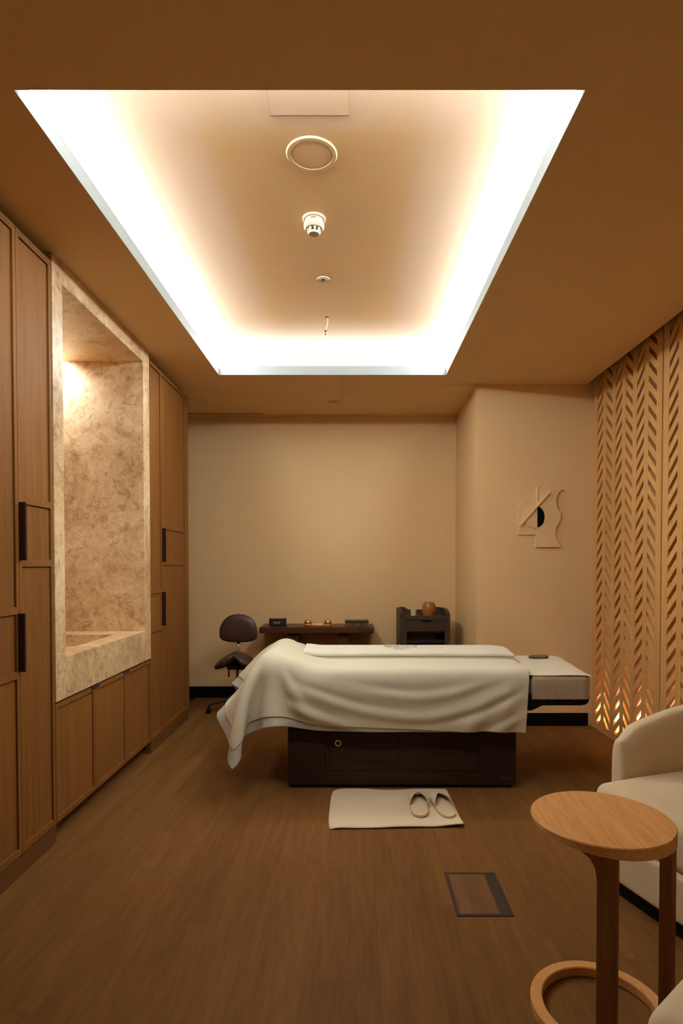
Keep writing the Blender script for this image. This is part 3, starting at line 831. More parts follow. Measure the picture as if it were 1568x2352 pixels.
for sg in (-1, 1):
    mb = MB()
    for (pa, pb, pc) in (((0.103, 3.875), (0.104, 3.82), (0.094, 3.775)), ((0.080, 3.757), (0.073, 3.745), (0.066, 3.735)), ((0.056, 3.720), (0.047, 3.707), (0.038, 3.692))):
        pts = []
        for q in range(7):
            t_ = q / 6; pts.append(((1 - t_) ** 2 * pa[0] + 2 * t_ * (1 - t_) * pb[0] + t_ ** 2 * pc[0], (1 - t_) ** 2 * pa[1] + 2 * t_ * (1 - t_) * pb[1] + t_ ** 2 * pc[1]))
        w = 0.0026
        mb.grid([[(CXE + sg * (p[0] - w), p[1] - w, 0), (CXE + sg * (p[0] + w), p[1] + w, 0)] for p in pts])
    deco(on_towel(mb.mesh('crest_bracket')), 'crest_bracket')
# head cover and head towel
def lofted_slab(poly_fn, zs, n=48):
    mb = MB(); G = [[(*p, z) for p in poly_fn(k)] for k, z in enumerate(zs)]
    V = mb.grid(G, cv=True); mb.bm.faces.new(V[-1]); bmesh.ops.recalc_face_normals(mb.bm, faces=mb.bm.faces); return mb
def head_poly(k, grow, wav=0.0):
    base = rounded_poly([(1.004 - 0.0, 3.29 - grow), (1.325 + grow, 3.29 - grow), (1.40 + grow, 3.98 + grow), (1.004, 3.98 + grow)], [0.02, 0.06, 0.10, 0.02], 8)
    ref = rounded_poly([(1.004, 3.29), (1.325, 3.29), (1.40, 3.98), (1.004, 3.98)], [0.02, 0.06, 0.10, 0.02], 8)
    out = []
    for a, b_, ra, rb in zip(base, base[1:] + base[:1], ref, ref[1:] + ref[:1]):
        m_ = max(1, int(math.dist(ra, rb) / 0.02))
        for q in range(m_): out.append((a[0] + (b_[0] - a[0]) * q / m_, a[1] + (b_[1] - a[1]) * q / m_))
    if wav:
        out = [(x + wav * math.sin(x * 95 + y * 60), y + wav * math.sin(x * 110 + 1.3)) for x, y in out]
    return out
gr = [0.010, 0.009, 0.010, 0.009, 0.005, -0.008, -0.03]
zz = [0.528, 0.56, 0.60, 0.632, 0.650, 0.6595, 0.662]
tag(build('head_cover', lofted_slab(lambda k: head_poly(k, gr[k], 0.0045 * (1 - k / 6)), zz), 'cover', smooth=True), 'thin greyish cover hanging round the head section of the bed', 'cover')
mb = MB(); G = []
for i in range(25):
    row = []
    fx = i / 24
    for j in range(27):
        fy = j / 26
        ya = 3.292 - 0.0; yb = 3.985
        y = ya + (yb - ya) * fy
        x1 = 1.318 + (y - 3.29) * 0.095 + (0.022 if fy < 0.05 else 0.0) - 0.05 * max(0, (fy - 0.86) / 0.14) ** 2
        x = 0.985 + (x1 - 0.985) * fx
        ex = max(0, (fx - 0.88) / 0.12); ey = max(0, (0.10 - fy) / 0.10); eb = max(0, (fy - 0.9) / 0.1)
        z = 0.669 - 0.010 * ex ** 2 - 0.010 * ey ** 2 - 0.012 * eb ** 2 + 0.0022 * math.sin(x * 21 + y * 9) * math.sin(y * 15) + 0.007 * math.exp(-((x - 1.075) / 0.012) ** 2 - ((y - 3.62) / 0.10) ** 2)
        y -= 0.010 * math.exp(-((x - 1.20) / 0.14) ** 2) * max(0, 1 - fy * 5)
        row.append((x, y, z))
    G.append(row)
mb.grid(G)
o = build('head_towel', mb, 'sheet', smooth=True); md = o.modifiers.new('thick', 'SOLIDIFY'); md.thickness = 0.003; md.offset = 1; subdiv(o, 1)
tag(o, 'cream towel spread over the head section beside the screen', 'towel')
mb = MB(); pts = []
for k in range(28):
    a = 2 * math.pi * k / 28; ca, sa = math.cos(a), math.sin(a)
    pts.append((0.078 * ca, 0.047 * sa * (1 - 0.35 * ca * ca)))
mb.prism(pts, 0, 0.012, 'XY', 0.004, 3)
bmesh.ops.transform(mb.bm, matrix=Matrix.Translation((1.205, 3.835, 0.6735)) @ Matrix.Rotation(R(24), 4, 'Z'), verts=mb.bm.verts)
tag(build('eye_pillow', mb, 'mask', auto=40), 'dark mottled leaf-shaped pad lying on the head towel', 'eye pillow')

# ------------------------------------------------------------------ mat and slippers
mb = MB(); G = []
for i in range(41):
    row = []; fx = i / 40
    for j in range(25):
        fy = j / 24
        x = -0.132 + 0.657 * fx + (0.012 * (1 - fy) if fx > 0.97 else 0)
        y = 2.818 + 0.49 * fy + 0.012 * fx * (1 - fy) * 2 + 0.006 * math.sin(fx * 9) * fy
        z = 0.013 + 0.0022 * math.sin(x * 17 + y * 9) * math.sin(y * 13 - x * 5) + 0.004 * math.exp(-((y - 3.04 + (x - 0.1) * 0.55) / 0.013) ** 2) * math.exp(-((x - 0.06) / 0.10) ** 2)
        if fx < 0.06: z -= 0.010 * (1 - fx / 0.06) ** 2; x += 0.012 * (abs(fy - 0.5) * 2) ** 4
        if fx > 0.8 and fy < 0.2: z += 0.012 * (fx - 0.8) / 0.2 * (1 - fy / 0.2)
        row.append((x, y, max(z, 0.004)))
    G.append(row)
mb.grid(G)
o = build('floor_towel', mb, 'mat', smooth=True); md = o.modifiers.new('thick', 'SOLIDIFY'); md.thickness = 0.010; md.offset = -1
subdiv(o, 1)
tag(o, 'thick cream towel laid as a mat on the floor beside the bed', 'towel')
def slipper(cx, cy, rot, label):
    th = thing('slipper', (0, 0, 0), label, 'slipper', 'pair of slippers on the floor towel')
    Ls, Ws = 0.275, 0.099
    def half(t):                                      # t 0 heel .. 1 toe
        s = (1 - abs(2 * t - 1) ** 4.6) ** 0.5
        return Ws / 2 * s * (0.86 + 0.14 * t)
    ts = [0.5 - 0.5 * math.cos(math.pi * k / 22) for k in range(23)]
    outl = [(half(t), (t - 0.5) * Ls) for t in ts] + [(-half(t), (t - 0.5) * Ls) for t in ts[::-1][1:-1]]
    build('sole', MB().prism(outl, 0, 0.013, 'XY', 0.003, 2), 'slip', th, auto=40)
    mb = MB(); G = []
    nt_ = 14
    for i in range(17):                               # across: left edge over the foot to right edge
        a = math.pi * i / 16; row = []
        for k in range(nt_ + 1):
            f = k / nt_
            t0 = 0.44 + 0.38 * (1 - abs(math.cos(a)))     # opening peaks towards the toe at the middle
            t = t0 + (0.995 - t0) * f
            hw = half(min(t, 0.998)) * 0.99
            hgt = 0.012 + 0.050 * (math.sin(a) ** 0.8) * (max(0, 1 - t) / 0.57) ** 0.55
            row.append((hw * math.cos(a), (t - 0.5) * Ls, hgt))
        G.append(row)
    mb.grid(G); bmesh.ops.remove_doubles(mb.bm, verts=mb.bm.verts, dist=0.0003)
    u = build('upper', mb, 'slip', th, smooth=True)
    md = u.modifiers.new('thick', 'SOLIDIFY'); md.thickness = 0.004; md.offset = -1
    th.location = (cx, cy, 0.0145); th.rotation_euler = (0, 0, rot)
slipper(0.340, 3.06, R(-3), 'cream slipper set squarely, nearer the middle of the floor towel')
slipper(0.464, 3.05, R(8), 'cream slipper turned outwards at the end of the floor towel')

# ------------------------------------------------------------------ floor hatch
fh = thing('floor_box', ((HB[0] + HB[1]) / 2, (HB[2] + HB[3]) / 2, 0), 'wood-topped floor socket hatch set into the planks', 'floor hatch')
mb = MB(); a, b_, c, d_ = HB; w = 0.013
build('frame', MB().box(a, a + w, c, d_, -0.0005, 0.0025).box(b_ - w, b_, c, d_, -0.0005, 0.0025).box(a + w, b_ - w, c, c + w, -0.0005, 0.0025).box(a + w, b_ - w, d_ - w, d_, -0.0005, 0.0025), 'hatch', fh)
build('lid_inlay', MB().box(a + w + 0.001, b_ - w - 0.034, c + w + 0.001, d_ - w - 0.001, -0.0005, 0.0018), 'hatchwood', fh)
build('cable_flap', MB().box(b_ - w - 0.033, b_ - w - 0.001, c + w + 0.001, d_ - w - 0.001, -0.0005, 0.002), 'hatch', fh)
build('front_gap', MB().box(a, b_, c - 0.003, c, -0.0005, 0.001), 'gap', fh)

# ------------------------------------------------------------------ console table and what stands on it
CZ = 0.712
ct = thing('console_table', (-0.34, 5.47, 0), 'dark walnut console table against the back wall behind the bed', 'table')
build('top', MB().box(-0.86, 0.178, 5.305, 5.635, CZ - 0.055, CZ, 0.003, 1), 'walnut', ct)
for xx in (-0.607, -0.150):
    build('leg', MB().box(xx, xx + 0.103, 5.36, 5.58, 0, CZ - 0.0545), 'walnut', ct)
build('stretcher', MB().box(-0.505, -0.149, 5.50, 5.53, 0.10, 0.18), 'walnut', ct)
# loudspeaker
spk = thing('portable_speaker', (-0.706, 5.43, CZ), 'small black speaker with silver script at the stool end of the console', 'speaker')
build('body', MB().box(-0.784, -0.630, 5.405, 5.47, CZ, CZ + 0.068, 0.006, 3), 'blackpl', spk, auto=40)
build('grille', MB().box(-0.779, -0.635, 5.4025, 5.407, CZ + 0.004, CZ + 0.064, 0.002, 1), 'grille', spk)
me = text_mesh('Marshall', 1, 0, 0, 0.062, 0.019, 0.35); me.materials.append(M['logo'])
o = bpy.data.objects.new('script_logo', me); COL.objects.link(o); o.parent = spk; o.matrix_parent_inverse = Matrix.Translation(-Vector(spk.location))
o.matrix_basis = Matrix.Translation((-0.712, 5.4015, CZ + 0.034)) @ Matrix.Rotation(R(90), 4, 'X')
build('control_strip', MB().box(-0.76, -0.65, 5.42, 5.455, CZ + 0.0675, CZ + 0.0695), 'brass', spk)
# tray with two bowls
TXc, TYc = -0.335, 5.42
def oval(hx, hy, n=40, p=3.0):
    return [(TXc + hx * abs(math.cos(q)) ** (2 / p) * (1 if math.cos(q) >= 0 else -1), TYc + hy * abs(math.sin(q)) ** (2 / p) * (1 if math.sin(q) >= 0 else -1)) for q in (2 * math.pi * k / n for k in range(n))]
tr = thing('brass_tray', (TXc, TYc, CZ), 'long low brass tray carrying two copper bowls on the console', 'tray')
build('plate', MB().prism(oval(0.135, 0.055), CZ, CZ + 0.006, 'XY', 0.002, 1), 'brass', tr, auto=40)
mb = MB(); mb.grid([[(*p, z) for p in oval(0.130 + e, 0.050 + e)] for e, z in ((0, CZ + 0.006), (0.006, CZ + 0.014), (0.008, CZ + 0.015), (0.009, CZ + 0.013), (0.004, CZ + 0.003))], cv=True)
build('rim', mb, 'brass', tr, smooth=True)
build('fragrance_bar', MB().box(TXc - 0.045, TXc + 0.045, TYc - 0.012, TYc + 0.012, CZ + 0.006, CZ + 0.020, 0.003, 2), 'brass', tr)
for sx, lb in ((-0.092, 'round copper bowl on the tray, on the side of the black speaker'), (0.092, 'round copper bowl on the tray, on the side of the dark box')):
    tag(build('copper_bowl', MB().lathe([(0, 0), (0.024, 0), (0.034, 0.012), (0.036, 0.028), (0.033, 0.042), (0.028, 0.047), (0.025, 0.047), (0.027, 0.04), (0.028, 0.02), (0.015, 0.008), (0, 0.007)], (TXc + sx, TYc, CZ + 0.006), 40), 'gold', auto=50), lb, 'bowl', 'copper bowls on the tray')
# dark box
bx = thing('keepsake_box', (0.03, 5.43, CZ), 'flat dark box with smoked lid at the trolley end of the console', 'box')
build('body', MB().box(-0.080, 0.128, 5.372, 5.485, CZ, CZ + 0.036, 0.002, 1), 'boxbody', bx)
build('lid', MB().box(-0.084, 0.132, 5.368, 5.489, CZ + 0.036, CZ + 0.056, 0.003, 2), 'boxtop', bx)
build('band', MB().box(-0.0845, 0.1325, 5.3675, 5.4895, CZ + 0.0335, CZ + 0.0375), 'gap', bx)
for q in (-0.02, 0.06): build('clasp', MB().box(q, q + 0.018, 5.367, 5.372, CZ + 0.014, CZ + 0.046, 0.001, 1), 'hatch', bx)

# ------------------------------------------------------------------ trolley
tx0, tx1, ty0, ty1 = 0.396, 0.834, 5.10, 5.50
tl = thing('spa_trolley', (0.615, 5.30, 0), 'dark wooden spa trolley with drawer and raised tray edge near the corner', 'trolley')
ZB = 0.08
def side(xa, xb, nm='side_panel'):
    pts = [(ty0, ZB), (ty1, ZB), (ty1, 0.875), (ty1 - 0.05, 0.882), (ty0 + 0.12, 0.882), (ty0 + 0.02, 0.862), (ty0, 0.855)]
    return MB().prism(pts, xa, xb, 'YZ', 0.002, 1)
mb = side(tx0, tx0 + 0.028); build('side_panel', mb, 'trolley', tl)
mb = side(tx1 - 0.028, tx1); build('side_panel', mb, 'trolley', tl)
build('front_corner', MB().prism([(tx0 + 0.028, ZB), (tx0 + 0.062, ZB), (tx0 + 0.062, 0.838), (tx0 + 0.050, 0.842), (tx0 + 0.028, 0.872)], ty0, ty0 + 0.02, 'XZ'), 'trolley', tl)
build('front_corner', MB().prism([(tx1 - 0.028, ZB), (tx1 - 0.045, ZB), (tx1 - 0.045, 0.838), (tx1 - 0.04, 0.842), (tx1 - 0.028, 0.858)], ty0, ty0 + 0.02, 'XZ'), 'trolley', tl)
build('tray_front', MB().box(tx0 + 0.062, tx1 - 0.045, ty0, ty0 + 0.016, 0.797, 0.834, 0.002, 1), 'trolley', tl)
build('back_panel', MB().prism([(tx0 + 0.028, ZB), (tx1 - 0.028, ZB), (tx1 - 0.028, 0.882), (tx1 - 0.09, 0.882), (tx1 - 0.13, 0.858), (tx0 + 0.11, 0.858), (tx0 + 0.075, 0.882), (tx0 + 0.028, 0.882)], ty1 - 0.016, ty1, 'XZ'), 'trolley', tl)
build('tray_floor', MB().box(tx0 + 0.028, tx1 - 0.028, ty0 + 0.016, ty1 - 0.016, 0.80, 0.816), 'trolley', tl)
cxd = 0.628; pts = [(tx0 + 0.064, 0.70), (tx1 - 0.047, 0.70), (tx1 - 0.047, 0.795)]
for k in range(13):
    a = math.pi * k / 12; pts.append((cxd + 0.042 * math.cos(a), 0.795 - 0.027 * math.sin(a)))
pts.append((tx0 + 0.064, 0.795))
d = build('drawer', MB().prism(pts, ty0 + 0.001, ty0 + 0.018, 'XZ'), 'trolley', tl)
h = build('grip_recess', MB().box(cxd - 0.05, cxd + 0.05, ty0 + 0.0185, ty0 + 0.03, 0.755, 0.80), 'darkin'); h.parent = d; h.matrix_parent_inverse = Matrix.Translation(-Vector(tl.location)); h.matrix_parent_inverse = Matrix()
build('shelf', MB().box(tx0 + 0.028, tx1 - 0.028, ty0 + 0.02, ty1 - 0.016, 0.685, 0.70), 'trolley', tl)
build('inner_panel', MB().box(tx0 + 0.06, tx1 - 0.10, ty0 + 0.12, ty0 + 0.135, 0.30, 0.686), 'trolley', tl)
build('shelf', MB().box(tx0 + 0.028, tx1 - 0.028, ty0 + 0.005, ty1 - 0.016, 0.60, 0.615), 'darkin', tl)
build('shelf', MB().box(tx0 + 0.028, tx1 - 0.028, ty0 + 0.005, ty1 - 0.016, ZB, ZB + 0.02), 'trolley', tl)
for zz_ in (0.70, 0.56): build('side_slot', MB().box(tx0 - 0.001, tx0 + 0.004, ty0 + 0.20, ty0 + 0.34, zz_ - 0.02, zz_ + 0.012), 'darkin', tl)
for sx in (tx0 + 0.03, tx1 - 0.03):
    for sy in (ty0 + 0.04, ty1 - 0.04):
        build('caster', MB().cyl((sx, sy, 0.03), 0.03, 0.022, 24, axis='X', bev=0.004).box(sx - 0.006, sx + 0.006, sy - 0.012, sy + 0.012, 0.04, ZB + 0.001), 'blackpl', tl)
tag(build('cup', MB().lathe([(0, 0), (0.022, 0), (0.0235, 0.004), (0.029, 0.064), (0.031, 0.068), (0.0285, 0.068), (0.026, 0.06), (0.021, 0.008), (0, 0.006)], (0.530, 5.24, 0.816), 40), 'cup', auto=50), 'pale speckled ceramic cup without handle on the trolley', 'cup')
pt = thing('amber_pot', (0.668, 5.24, 0.816), 'amber barrel-shaped pot with metal-topped lid on the trolley', 'pot')
build('body', MB().lathe([(0, 0), (0.046, 0), (0.050, 0.006), (0.061, 0.040), (0.063, 0.065), (0.059, 0.095), (0.050, 0.117), (0.044, 0.124), (0, 0.124)], (0.668, 5.24, 0.816), 48), 'pot', pt, auto=50)
build('lid', MB().lathe([(0, 0.122), (0.042, 0.122), (0.040, 0.128), (0.020, 0.133), (0, 0.134)], (0.668, 5.24, 0.816), 40), 'pot', pt, auto=50)
build('knob', MB().lathe([(0, 0.132), (0.005, 0.133), (0.004, 0.138), (0.009, 0.144), (0.007, 0.151), (0, 0.153)], (0.668, 5.24, 0.816), 24), 'brass', pt, auto=50)
build('switch', MB().cyl((0.690, 5.186, 0.853), 0.006, 0.012, 20, axis='Y'), 'blackpl', pt)

# ------------------------------------------------------------------ saddle stool
sx, sy = -1.015, 5.10
st = thing('saddle_stool', (sx, sy, 0), 'brown leather saddle stool with rounded backrest beside the console', 'stool')
def pad(fn, nu=28, nv=18):
    """closed cushion: fn(a,b) with a around outline, b from front centre to back centre"""
    mb = MB(); G = [[fn(2 * math.pi * i / nu, j / nv) for j in range(nv + 1)] for i in range(nu)]
    mb.grid(G, cu=True); bmesh.ops.remove_doubles(mb.bm, verts=mb.bm.verts, dist=0.0004); bmesh.ops.recalc_face_normals(mb.bm, faces=mb.bm.faces); return mb
def back_fn(a, b):
    ph = (b - 0.5) * math.pi
    ca, sa = math.cos(a), math.sin(a)
    w = 0.168 * abs(ca) ** 0.8 * (1 if ca > 0 else -1); 
    hz = (0.150 * abs(sa) ** 0.95) if sa > 0 else (-0.098 * abs(sa) ** 0.45)
    if sa < 0: w *= 1.0
    else: w *= 1.0 - 0.10 * sa
    k = math.cos(ph) ** 0.55
    x, z = w * k, hz * k
    return (sx + x + 0.006, sy + 0.03 + 0.036 * math.sin(ph) - 0.35 * x * x, 0.685 + z + 0.012)
build('backrest', pad(back_fn), 'leather', st, smooth=True)
def seat_fn(a, b):
    ph = (b - 0.5) * math.pi; k = math.cos(ph) ** 0.6
    x = 0.185 * math.cos(a) * k; y = 0.165 * math.sin(a) * k
    # saddle: rises along the middle at the front, two thigh lobes hang down either side
    lobe = -0.075 * (abs(x) / 0.18) ** 1.5
    pom = 0.035 * math.exp(-((x) / 0.05) ** 2) * max(0, -y / 0.16)
    notch = 0.0
    z = 0.475 + 0.05 * math.sin(ph) + lobe + pom
    yy = sy - 0.06 + y + (0.05 * math.exp(-(x / 0.04) ** 2) if y < 0 else 0)
    return (sx + x, yy, z)
build('seat', pad(seat_fn, 36, 18), 'leather', st, smooth=True)
build('back_stem', MB().tube([(sx, sy + 0.05, 0.61), (sx - 0.002, sy + 0.06, 0.52), (sx, sy + 0.05, 0.45)], 0.009, 12), 'metal', st, smooth=True)
build('stem_sleeve', MB().cyl((sx, sy + 0.05, 0.608), 0.013, 0.04, 20), 'blackpl', st)
build('mechanism', MB().box(sx - 0.07, sx + 0.09, sy - 0.12, sy + 0.07, 0.385, 0.425, 0.008, 2), 'blackpl', st)
build('lever', MB().tube([(sx - 0.045, sy - 0.10, 0.40), (sx - 0.05, sy - 0.12, 0.375), (sx - 0.05, sy - 0.12, 0.325)], 0.007, 10), 'blackpl', st, smooth=True)
build('lever', MB().tube([(sx + 0.02, sy - 0.12, 0.40), (sx + 0.025, sy - 0.13, 0.37), (sx + 0.025, sy - 0.13, 0.335)], 0.006, 10), 'blackpl', st, smooth=True)
build('gas_lift', MB().cyl((sx, sy, 0.29), 0.014, 0.24, 20).cyl((sx, sy, 0.17), 0.024, 0.18, 24), 'metal', st, auto=40)
build('hub', MB().cyl((sx, sy, 0.105), 0.038, 0.05, 28, bev=0.006), 'hatch', st, auto=40)
for k in range(5):
    a = R(196 + 72 * k); ca, sa = math.cos(a), math.sin(a)
    arm = build('base_arm', MB().tube([(sx + ca * r_, sy + sa * r_, z) for r_, z in ((0.02, 0.112), (0.10, 0.108), (0.19, 0.088), (0.25, 0.066))], [0.021, 0.018, 0.015, 0.012], 12, 0.75), 'hatch', st, smooth=True)
    cx_, cy_ = sx + ca * 0.245, sy + sa * 0.245
    mb = MB(); mb.cyl((cx_ - 0.011, cy_, 0.025), 0.025, 0.014, 24, axis='X', bev=0.003).cyl((cx_ + 0.011, cy_, 0.025), 0.025, 0.014, 24, axis='X', bev=0.003).cyl((cx_, cy_, 0.045), 0.007, 0.045, 12)
    cst = build('caster', mb, 'blackpl', st, auto=40)

# ------------------------------------------------------------------ relief on the wall beside the bed
def wp(u, v): return ((u - 813) * YF / F_PX, 1.29 - (v - 1294) * YF / F_PX)
ar = thing('wall_relief', (wp(1238, 1190)[0], YF, 1.6), 'beige layered relief with wavy edge and black half disc on the wall', 'wall art')
def zc(cx, cy): return wp(1160 + cx / 9.8, 1090 + cy / 9.8)
def apiece(name, pts, d0, d1, mat, bev=0.0012):
    return build(name, MB().prism([zc(*p) for p in pts], YF - d1, YF - d0, 'XZ', bev, 1), mat, ar, auto=40)
arch = [(265, 1362), (265, 800)] + [(265 + 215 - 215 * math.cos(R(a)), 790 - 215 * math.sin(R(a))) for a in range(8, 91, 8)] + [(700, 575), (700, 1362)]
apiece('arch_plate', arch, 0, 0.014, 'art')
wave = [(692, 285), (1245, 320), (1238, 352), (1200, 398), (1165, 440), (1135, 500), (1120, 570), (1120, 640), (1132, 710), (1158, 780), (1195, 845), (1220, 905), (1227, 960), (1215, 1030), (1180, 1100), (1140, 1165), (1112, 1240), (1105, 1310), (1112, 1380), (1135, 1450), (1170, 1510), (1205, 1565), (1215, 1637), (668, 1637), (676, 1200)]
apiece('wave_plate', wave, 0, 0.020, 'art')
ring = [(690 - 325 * math.sin(R(a)) * 1.0 + 0, 960 - 250 * math.cos(R(a))) for a in range(0, 181, 9)]
apiece('half_disc', [(692, 712)] + [(692 - 322 * math.sin(R(a)), 960 - 250 * math.cos(R(a))) for a in range(8, 173, 8)] + [(692, 1208)], 0.010, 0.026, 'art')
apiece('black_half_disc', [(698, 736)] + [(698 + 155 * math.sin(R(a)), 962 - 226 * math.cos(R(a))) for a in range(8, 173, 8)] + [(698, 1190)], 0.018, 0.024, 'black', 0.0005)
apiece('diagonal_bar', [(288, 1135), (938, 392), (968, 425), (316, 1168)], 0.02, 0.040, 'artbar', 0.002)
apiece('upright_line', [(682, 285), (702, 285), (698, 730), (680, 730)], 0.0, 0.025, 'artbar', 0.0008)

# ------------------------------------------------------------------ round side table
RX, RY, RR, RZ = 0.700, 1.652, 0.191, 0.572
rt = thing('side_table', (RX, RY, 0), 'round oak side table with ring base between the two cream armchairs', 'table')
def table_top():
    mb = MB(); n = 96; dx_, dy_ = 0.80, -0.60
    def low(x, y):                                    # thin at the free side, thick over the legs
        f = ((x * dx_ + y * dy_) / RR + 1) / 2
        return 0.010 + 0.027 * max(0, min(1, f)) ** 0.8
    rows = []
    for (r_, top) in ((0.0, 1), (RR - 0.003, 1), (RR, 0.5), (RR, 0), (RR - 0.004, -1), (0.0, -1)):
        row = []
        for k in range(n):
            a = 2 * math.pi * k / n; x_, y_ = r_ * math.cos(a), r_ * math.sin(a)
            z = {1: 0.0, 0.5: -0.003, 0: -low(x_, y_) + 0.003, -1: -low(x_, y_)}[top]
            row.append((RX + x_, RY + y_, RZ + z))
        rows.append(row)
    mb.grid(rows, cv=True); bmesh.ops.remove_doubles(mb.bm, verts=mb.bm.verts, dist=0.00005); bmesh.ops.recalc_face_normals(mb.bm, faces=mb.bm.faces)
    return mb
build('top', table_top(), 'tbl', rt, auto=30)
rg = MB(); rin, rout = RR - 0.036, RR - 0.002
rg.lathe([(rin + 0.003, 0.0), (rout - 0.003, 0.0), (rout, 0.004), (rout, 0.028), (rout - 0.003, 0.031), (rin + 0.003, 0.031), (rin, 0.028), (rin, 0.004)], (RX, RY, 0), 96, True)
build('base_ring', rg, 'tbl', rt, auto=30)
def table_leg(ang):
    ca, sa = math.cos(ang), math.sin(ang)
    mb = MB()
    # local: radial axis r (outwards), tangent w
    r0, r1, w = RR - 0.034, RR - 0.003, 0.024
    H = RZ - 0.028
    prof = [(r0, 0.030), (r1, 0.030), (r1, H), (r0, H)]
    lo = mb.prism([(p[0], p[1]) for p in prof], -w, w, 'XZ', 0.003, 2)
    bmesh.ops.transform(mb.bm, matrix=Matrix.Translation((RX, RY, 0)) @ Matrix.Rotation(ang, 4, 'Z'), verts=mb.bm.verts)
    return mb
H = RZ - 0.024
prof = [(-0.0255, 0.030), (0.0255, 0.030), (0.0255, H), (-0.095, H + 0.004), (-0.065, H - 0.010), (-0.043, H - 0.024), (-0.031, H - 0.044), (-0.0255, H - 0.077)]
mb = MB().prism(prof, -0.0155, 0.0155, 'XZ', 0.003, 2)
bmesh.ops.transform(mb.bm, matrix=Matrix.Translation((0.655, 1.500, 0)) @ Matrix.Rotation(R(-30), 4, 'Z'), verts=mb.bm.verts)
build('leg', mb, 'tleg', rt, auto=40)
build('leg', table_leg(R(319)), 'tleg', rt, auto=40)

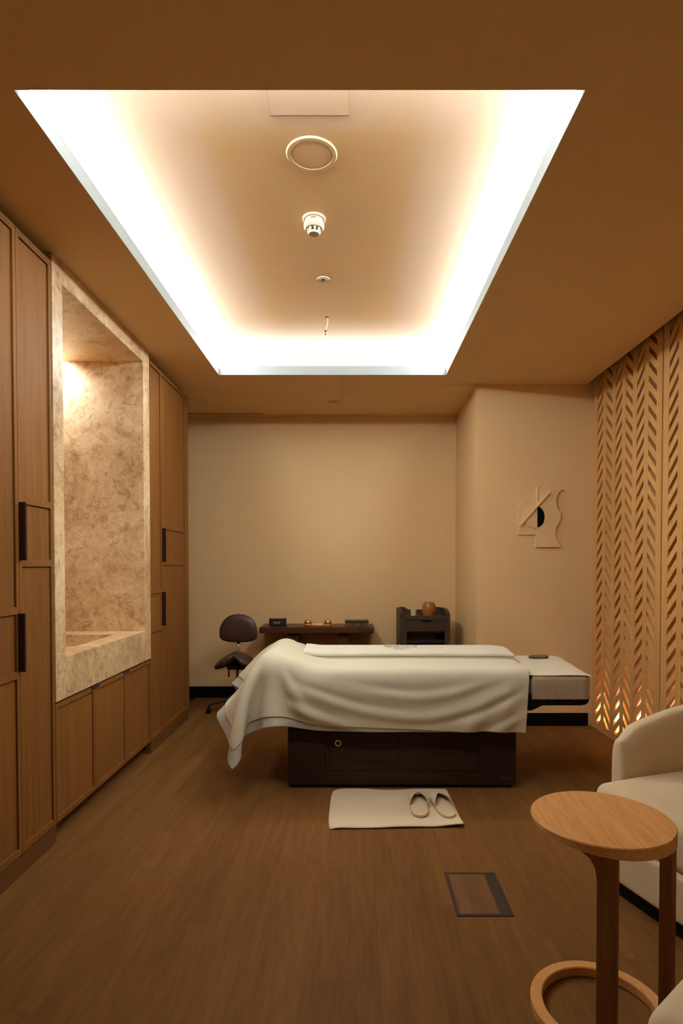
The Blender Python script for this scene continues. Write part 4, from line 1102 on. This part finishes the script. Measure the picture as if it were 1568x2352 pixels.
# ------------------------------------------------------------------ armchairs
def armchair(loc, rot, label):
    th = thing('armchair', (0, 0, 0), label, 'armchair', 'cream armchairs')
    # local frame: front edge of seat at y=0, chair runs to y=+0.74, width along x
    W, D, TH = 0.70, 0.72, 0.105
    # shell path (centre line) from one arm front round the back to the other
    hw = W / 2 - TH / 2; pts = []
    ya, yb, rad = 0.185, D - TH / 2, 0.22
    for k in range(8): pts.append((-hw, ya + (yb - rad - ya) * k / 8))
    for k in range(9): a = math.pi - math.pi / 2 * k / 8; pts.append((-hw + rad + rad * math.cos(a), yb - rad + rad * math.sin(a)))
    for k in range(1, 6): pts.append((-hw + rad + (2 * hw - 2 * rad) * k / 6, yb))
    for k in range(9): a = math.pi / 2 - math.pi / 2 * k / 8; pts.append((hw - rad + rad * math.cos(a), yb - rad + rad * math.sin(a)))
    for k in range(1, 9): pts.append((hw, yb - rad - (yb - rad - ya) * k / 8))
    n = len(pts); L = [0]
    for a, b_ in zip(pts, pts[1:]): L.append(L[-1] + math.dist(a, b_))
    G = []; m_ = 28
    for k, p in enumerate(pts):
        a, b_ = pts[max(k - 1, 0)], pts[min(k + 1, n - 1)]
        tx, ty = b_[0] - a[0], b_[1] - a[1]; l = math.hypot(tx, ty); nx_, ny_ = -ty / l, tx / l
        s = L[k] / L[-1]; e = min(s, 1 - s) * L[-1]
        top = 0.592 + 0.125 * min(1, e / 0.55) ** 0.8
        top -= 0.030 * max(0, 1 - e / 0.06) ** 2.2
        th_ = TH * (0.72 + 0.28 * min(1, e / 0.05))
        zb = 0.075; hh = (top - zb) / 2; zc_ = (top + zb) / 2
        row = []
        for q in range(m_):
            a_ = 2 * math.pi * q / m_; ca, sa = math.cos(a_), math.sin(a_)
            ex = 0.42; px = th_ / 2 * abs(ca) ** ex * (1 if ca > 0 else -1); pz = hh * abs(sa) ** 0.35 * (1 if sa > 0 else -1)
            if pz > 0: px *= 1 - 0.25 * (pz / hh) ** 6
            row.append((p[0] + nx_ * px, p[1] + ny_ * px, zc_ + pz))
        G.append(row)
    # rounded ends
    def end(row, c, dx, dy):
        rows = []
        for f, s_ in ((0.5, 0.96), (0.85, 0.82), (1.0, 0.55), (1.0, 0.0)):
            rows.append([(c[0] + (v[0] - c[0]) * s_ + dx * f, c[1] + (v[1] - c[1]) * s_ + dy * f, c[2] + (v[2] - c[2]) * (0.75 + 0.25 * s_ if s_ else 0)) for v in row])
        return rows
    cz0 = sum(v[2] for v in G[0]) / m_
    s0 = end(G[0], (pts[0][0], pts[0][1], cz0), 0, -0.03); s1 = end(G[-1], (pts[-1][0], pts[-1][1], cz0), 0, -0.03)
    mb = MB(); mb.grid(s0[::-1] + G + s1, cv=True)
    bmesh.ops.remove_doubles(mb.bm, verts=mb.bm.verts, dist=0.0005); bmesh.ops.recalc_face_normals(mb.bm, faces=mb.bm.faces)
    o = build('shell', mb, 'chair', th, smooth=True); subdiv(o, 1)
    def soft(name, x0, x1, y0, y1, z0, z1, bev, crown=0.0):
        mb = MB(); mb.box(x0, x1, y0, y1, z0, z1, bev, 6)
        bmesh.ops.subdivide_edges(mb.bm, edges=[e for e in mb.bm.edges if e.calc_length() > 0.1], cuts=7, use_grid_fill=True)
        for v in mb.bm.verts:
            fx = (v.co.x - (x0 + x1) / 2) / ((x1 - x0) / 2); fy = (v.co.y - (y0 + y1) / 2) / ((y1 - y0) / 2)
            if v.co.z > (z0 + z1) / 2: v.co.z += crown * (1 - fx * fx) * (1 - fy * fy)
        return build(name, mb, 'chair', th, smooth=True)
    soft('seat_cushion', -0.262, 0.262, 0.0, 0.60, 0.235, 0.415, 0.045, 0.018)
    soft('seat_base', -0.262, 0.262, 0.002, 0.62, 0.07, 0.238, 0.018)
    build('plinth', MB().box(-0.235, 0.235, 0.045, 0.60, 0.0, 0.075), 'blackpl', th)
    th.location = loc; th.rotation_euler = (0, 0, rot)
    return th
def place_chair(far_corner, n, label):
    """far_corner = plan point of the seat's front left corner (x=-0.262 local), n = facing direction"""
    rot = math.atan2(n[0], -n[1]) 
    c, s = math.cos(rot), math.sin(rot)
    lx, ly = -0.262, 0.0
    return armchair((far_corner[0] - (c * lx - s * ly), far_corner[1] - (s * lx + c * ly), 0), rot, label)
n1 = Vector((-0.945, -0.327)).normalized()
rot1 = math.atan2(n1.x, -n1.y)
place_chair((0.955, 2.345), n1, 'cream upholstered armchair facing the cabinets, between side table and chevron screen')
n2 = Vector((-0.64, 0.77)).normalized()
place_chair((0.963, 1.469), n2, 'cream upholstered armchair facing the bed, only its seat corner showing by the ring base')
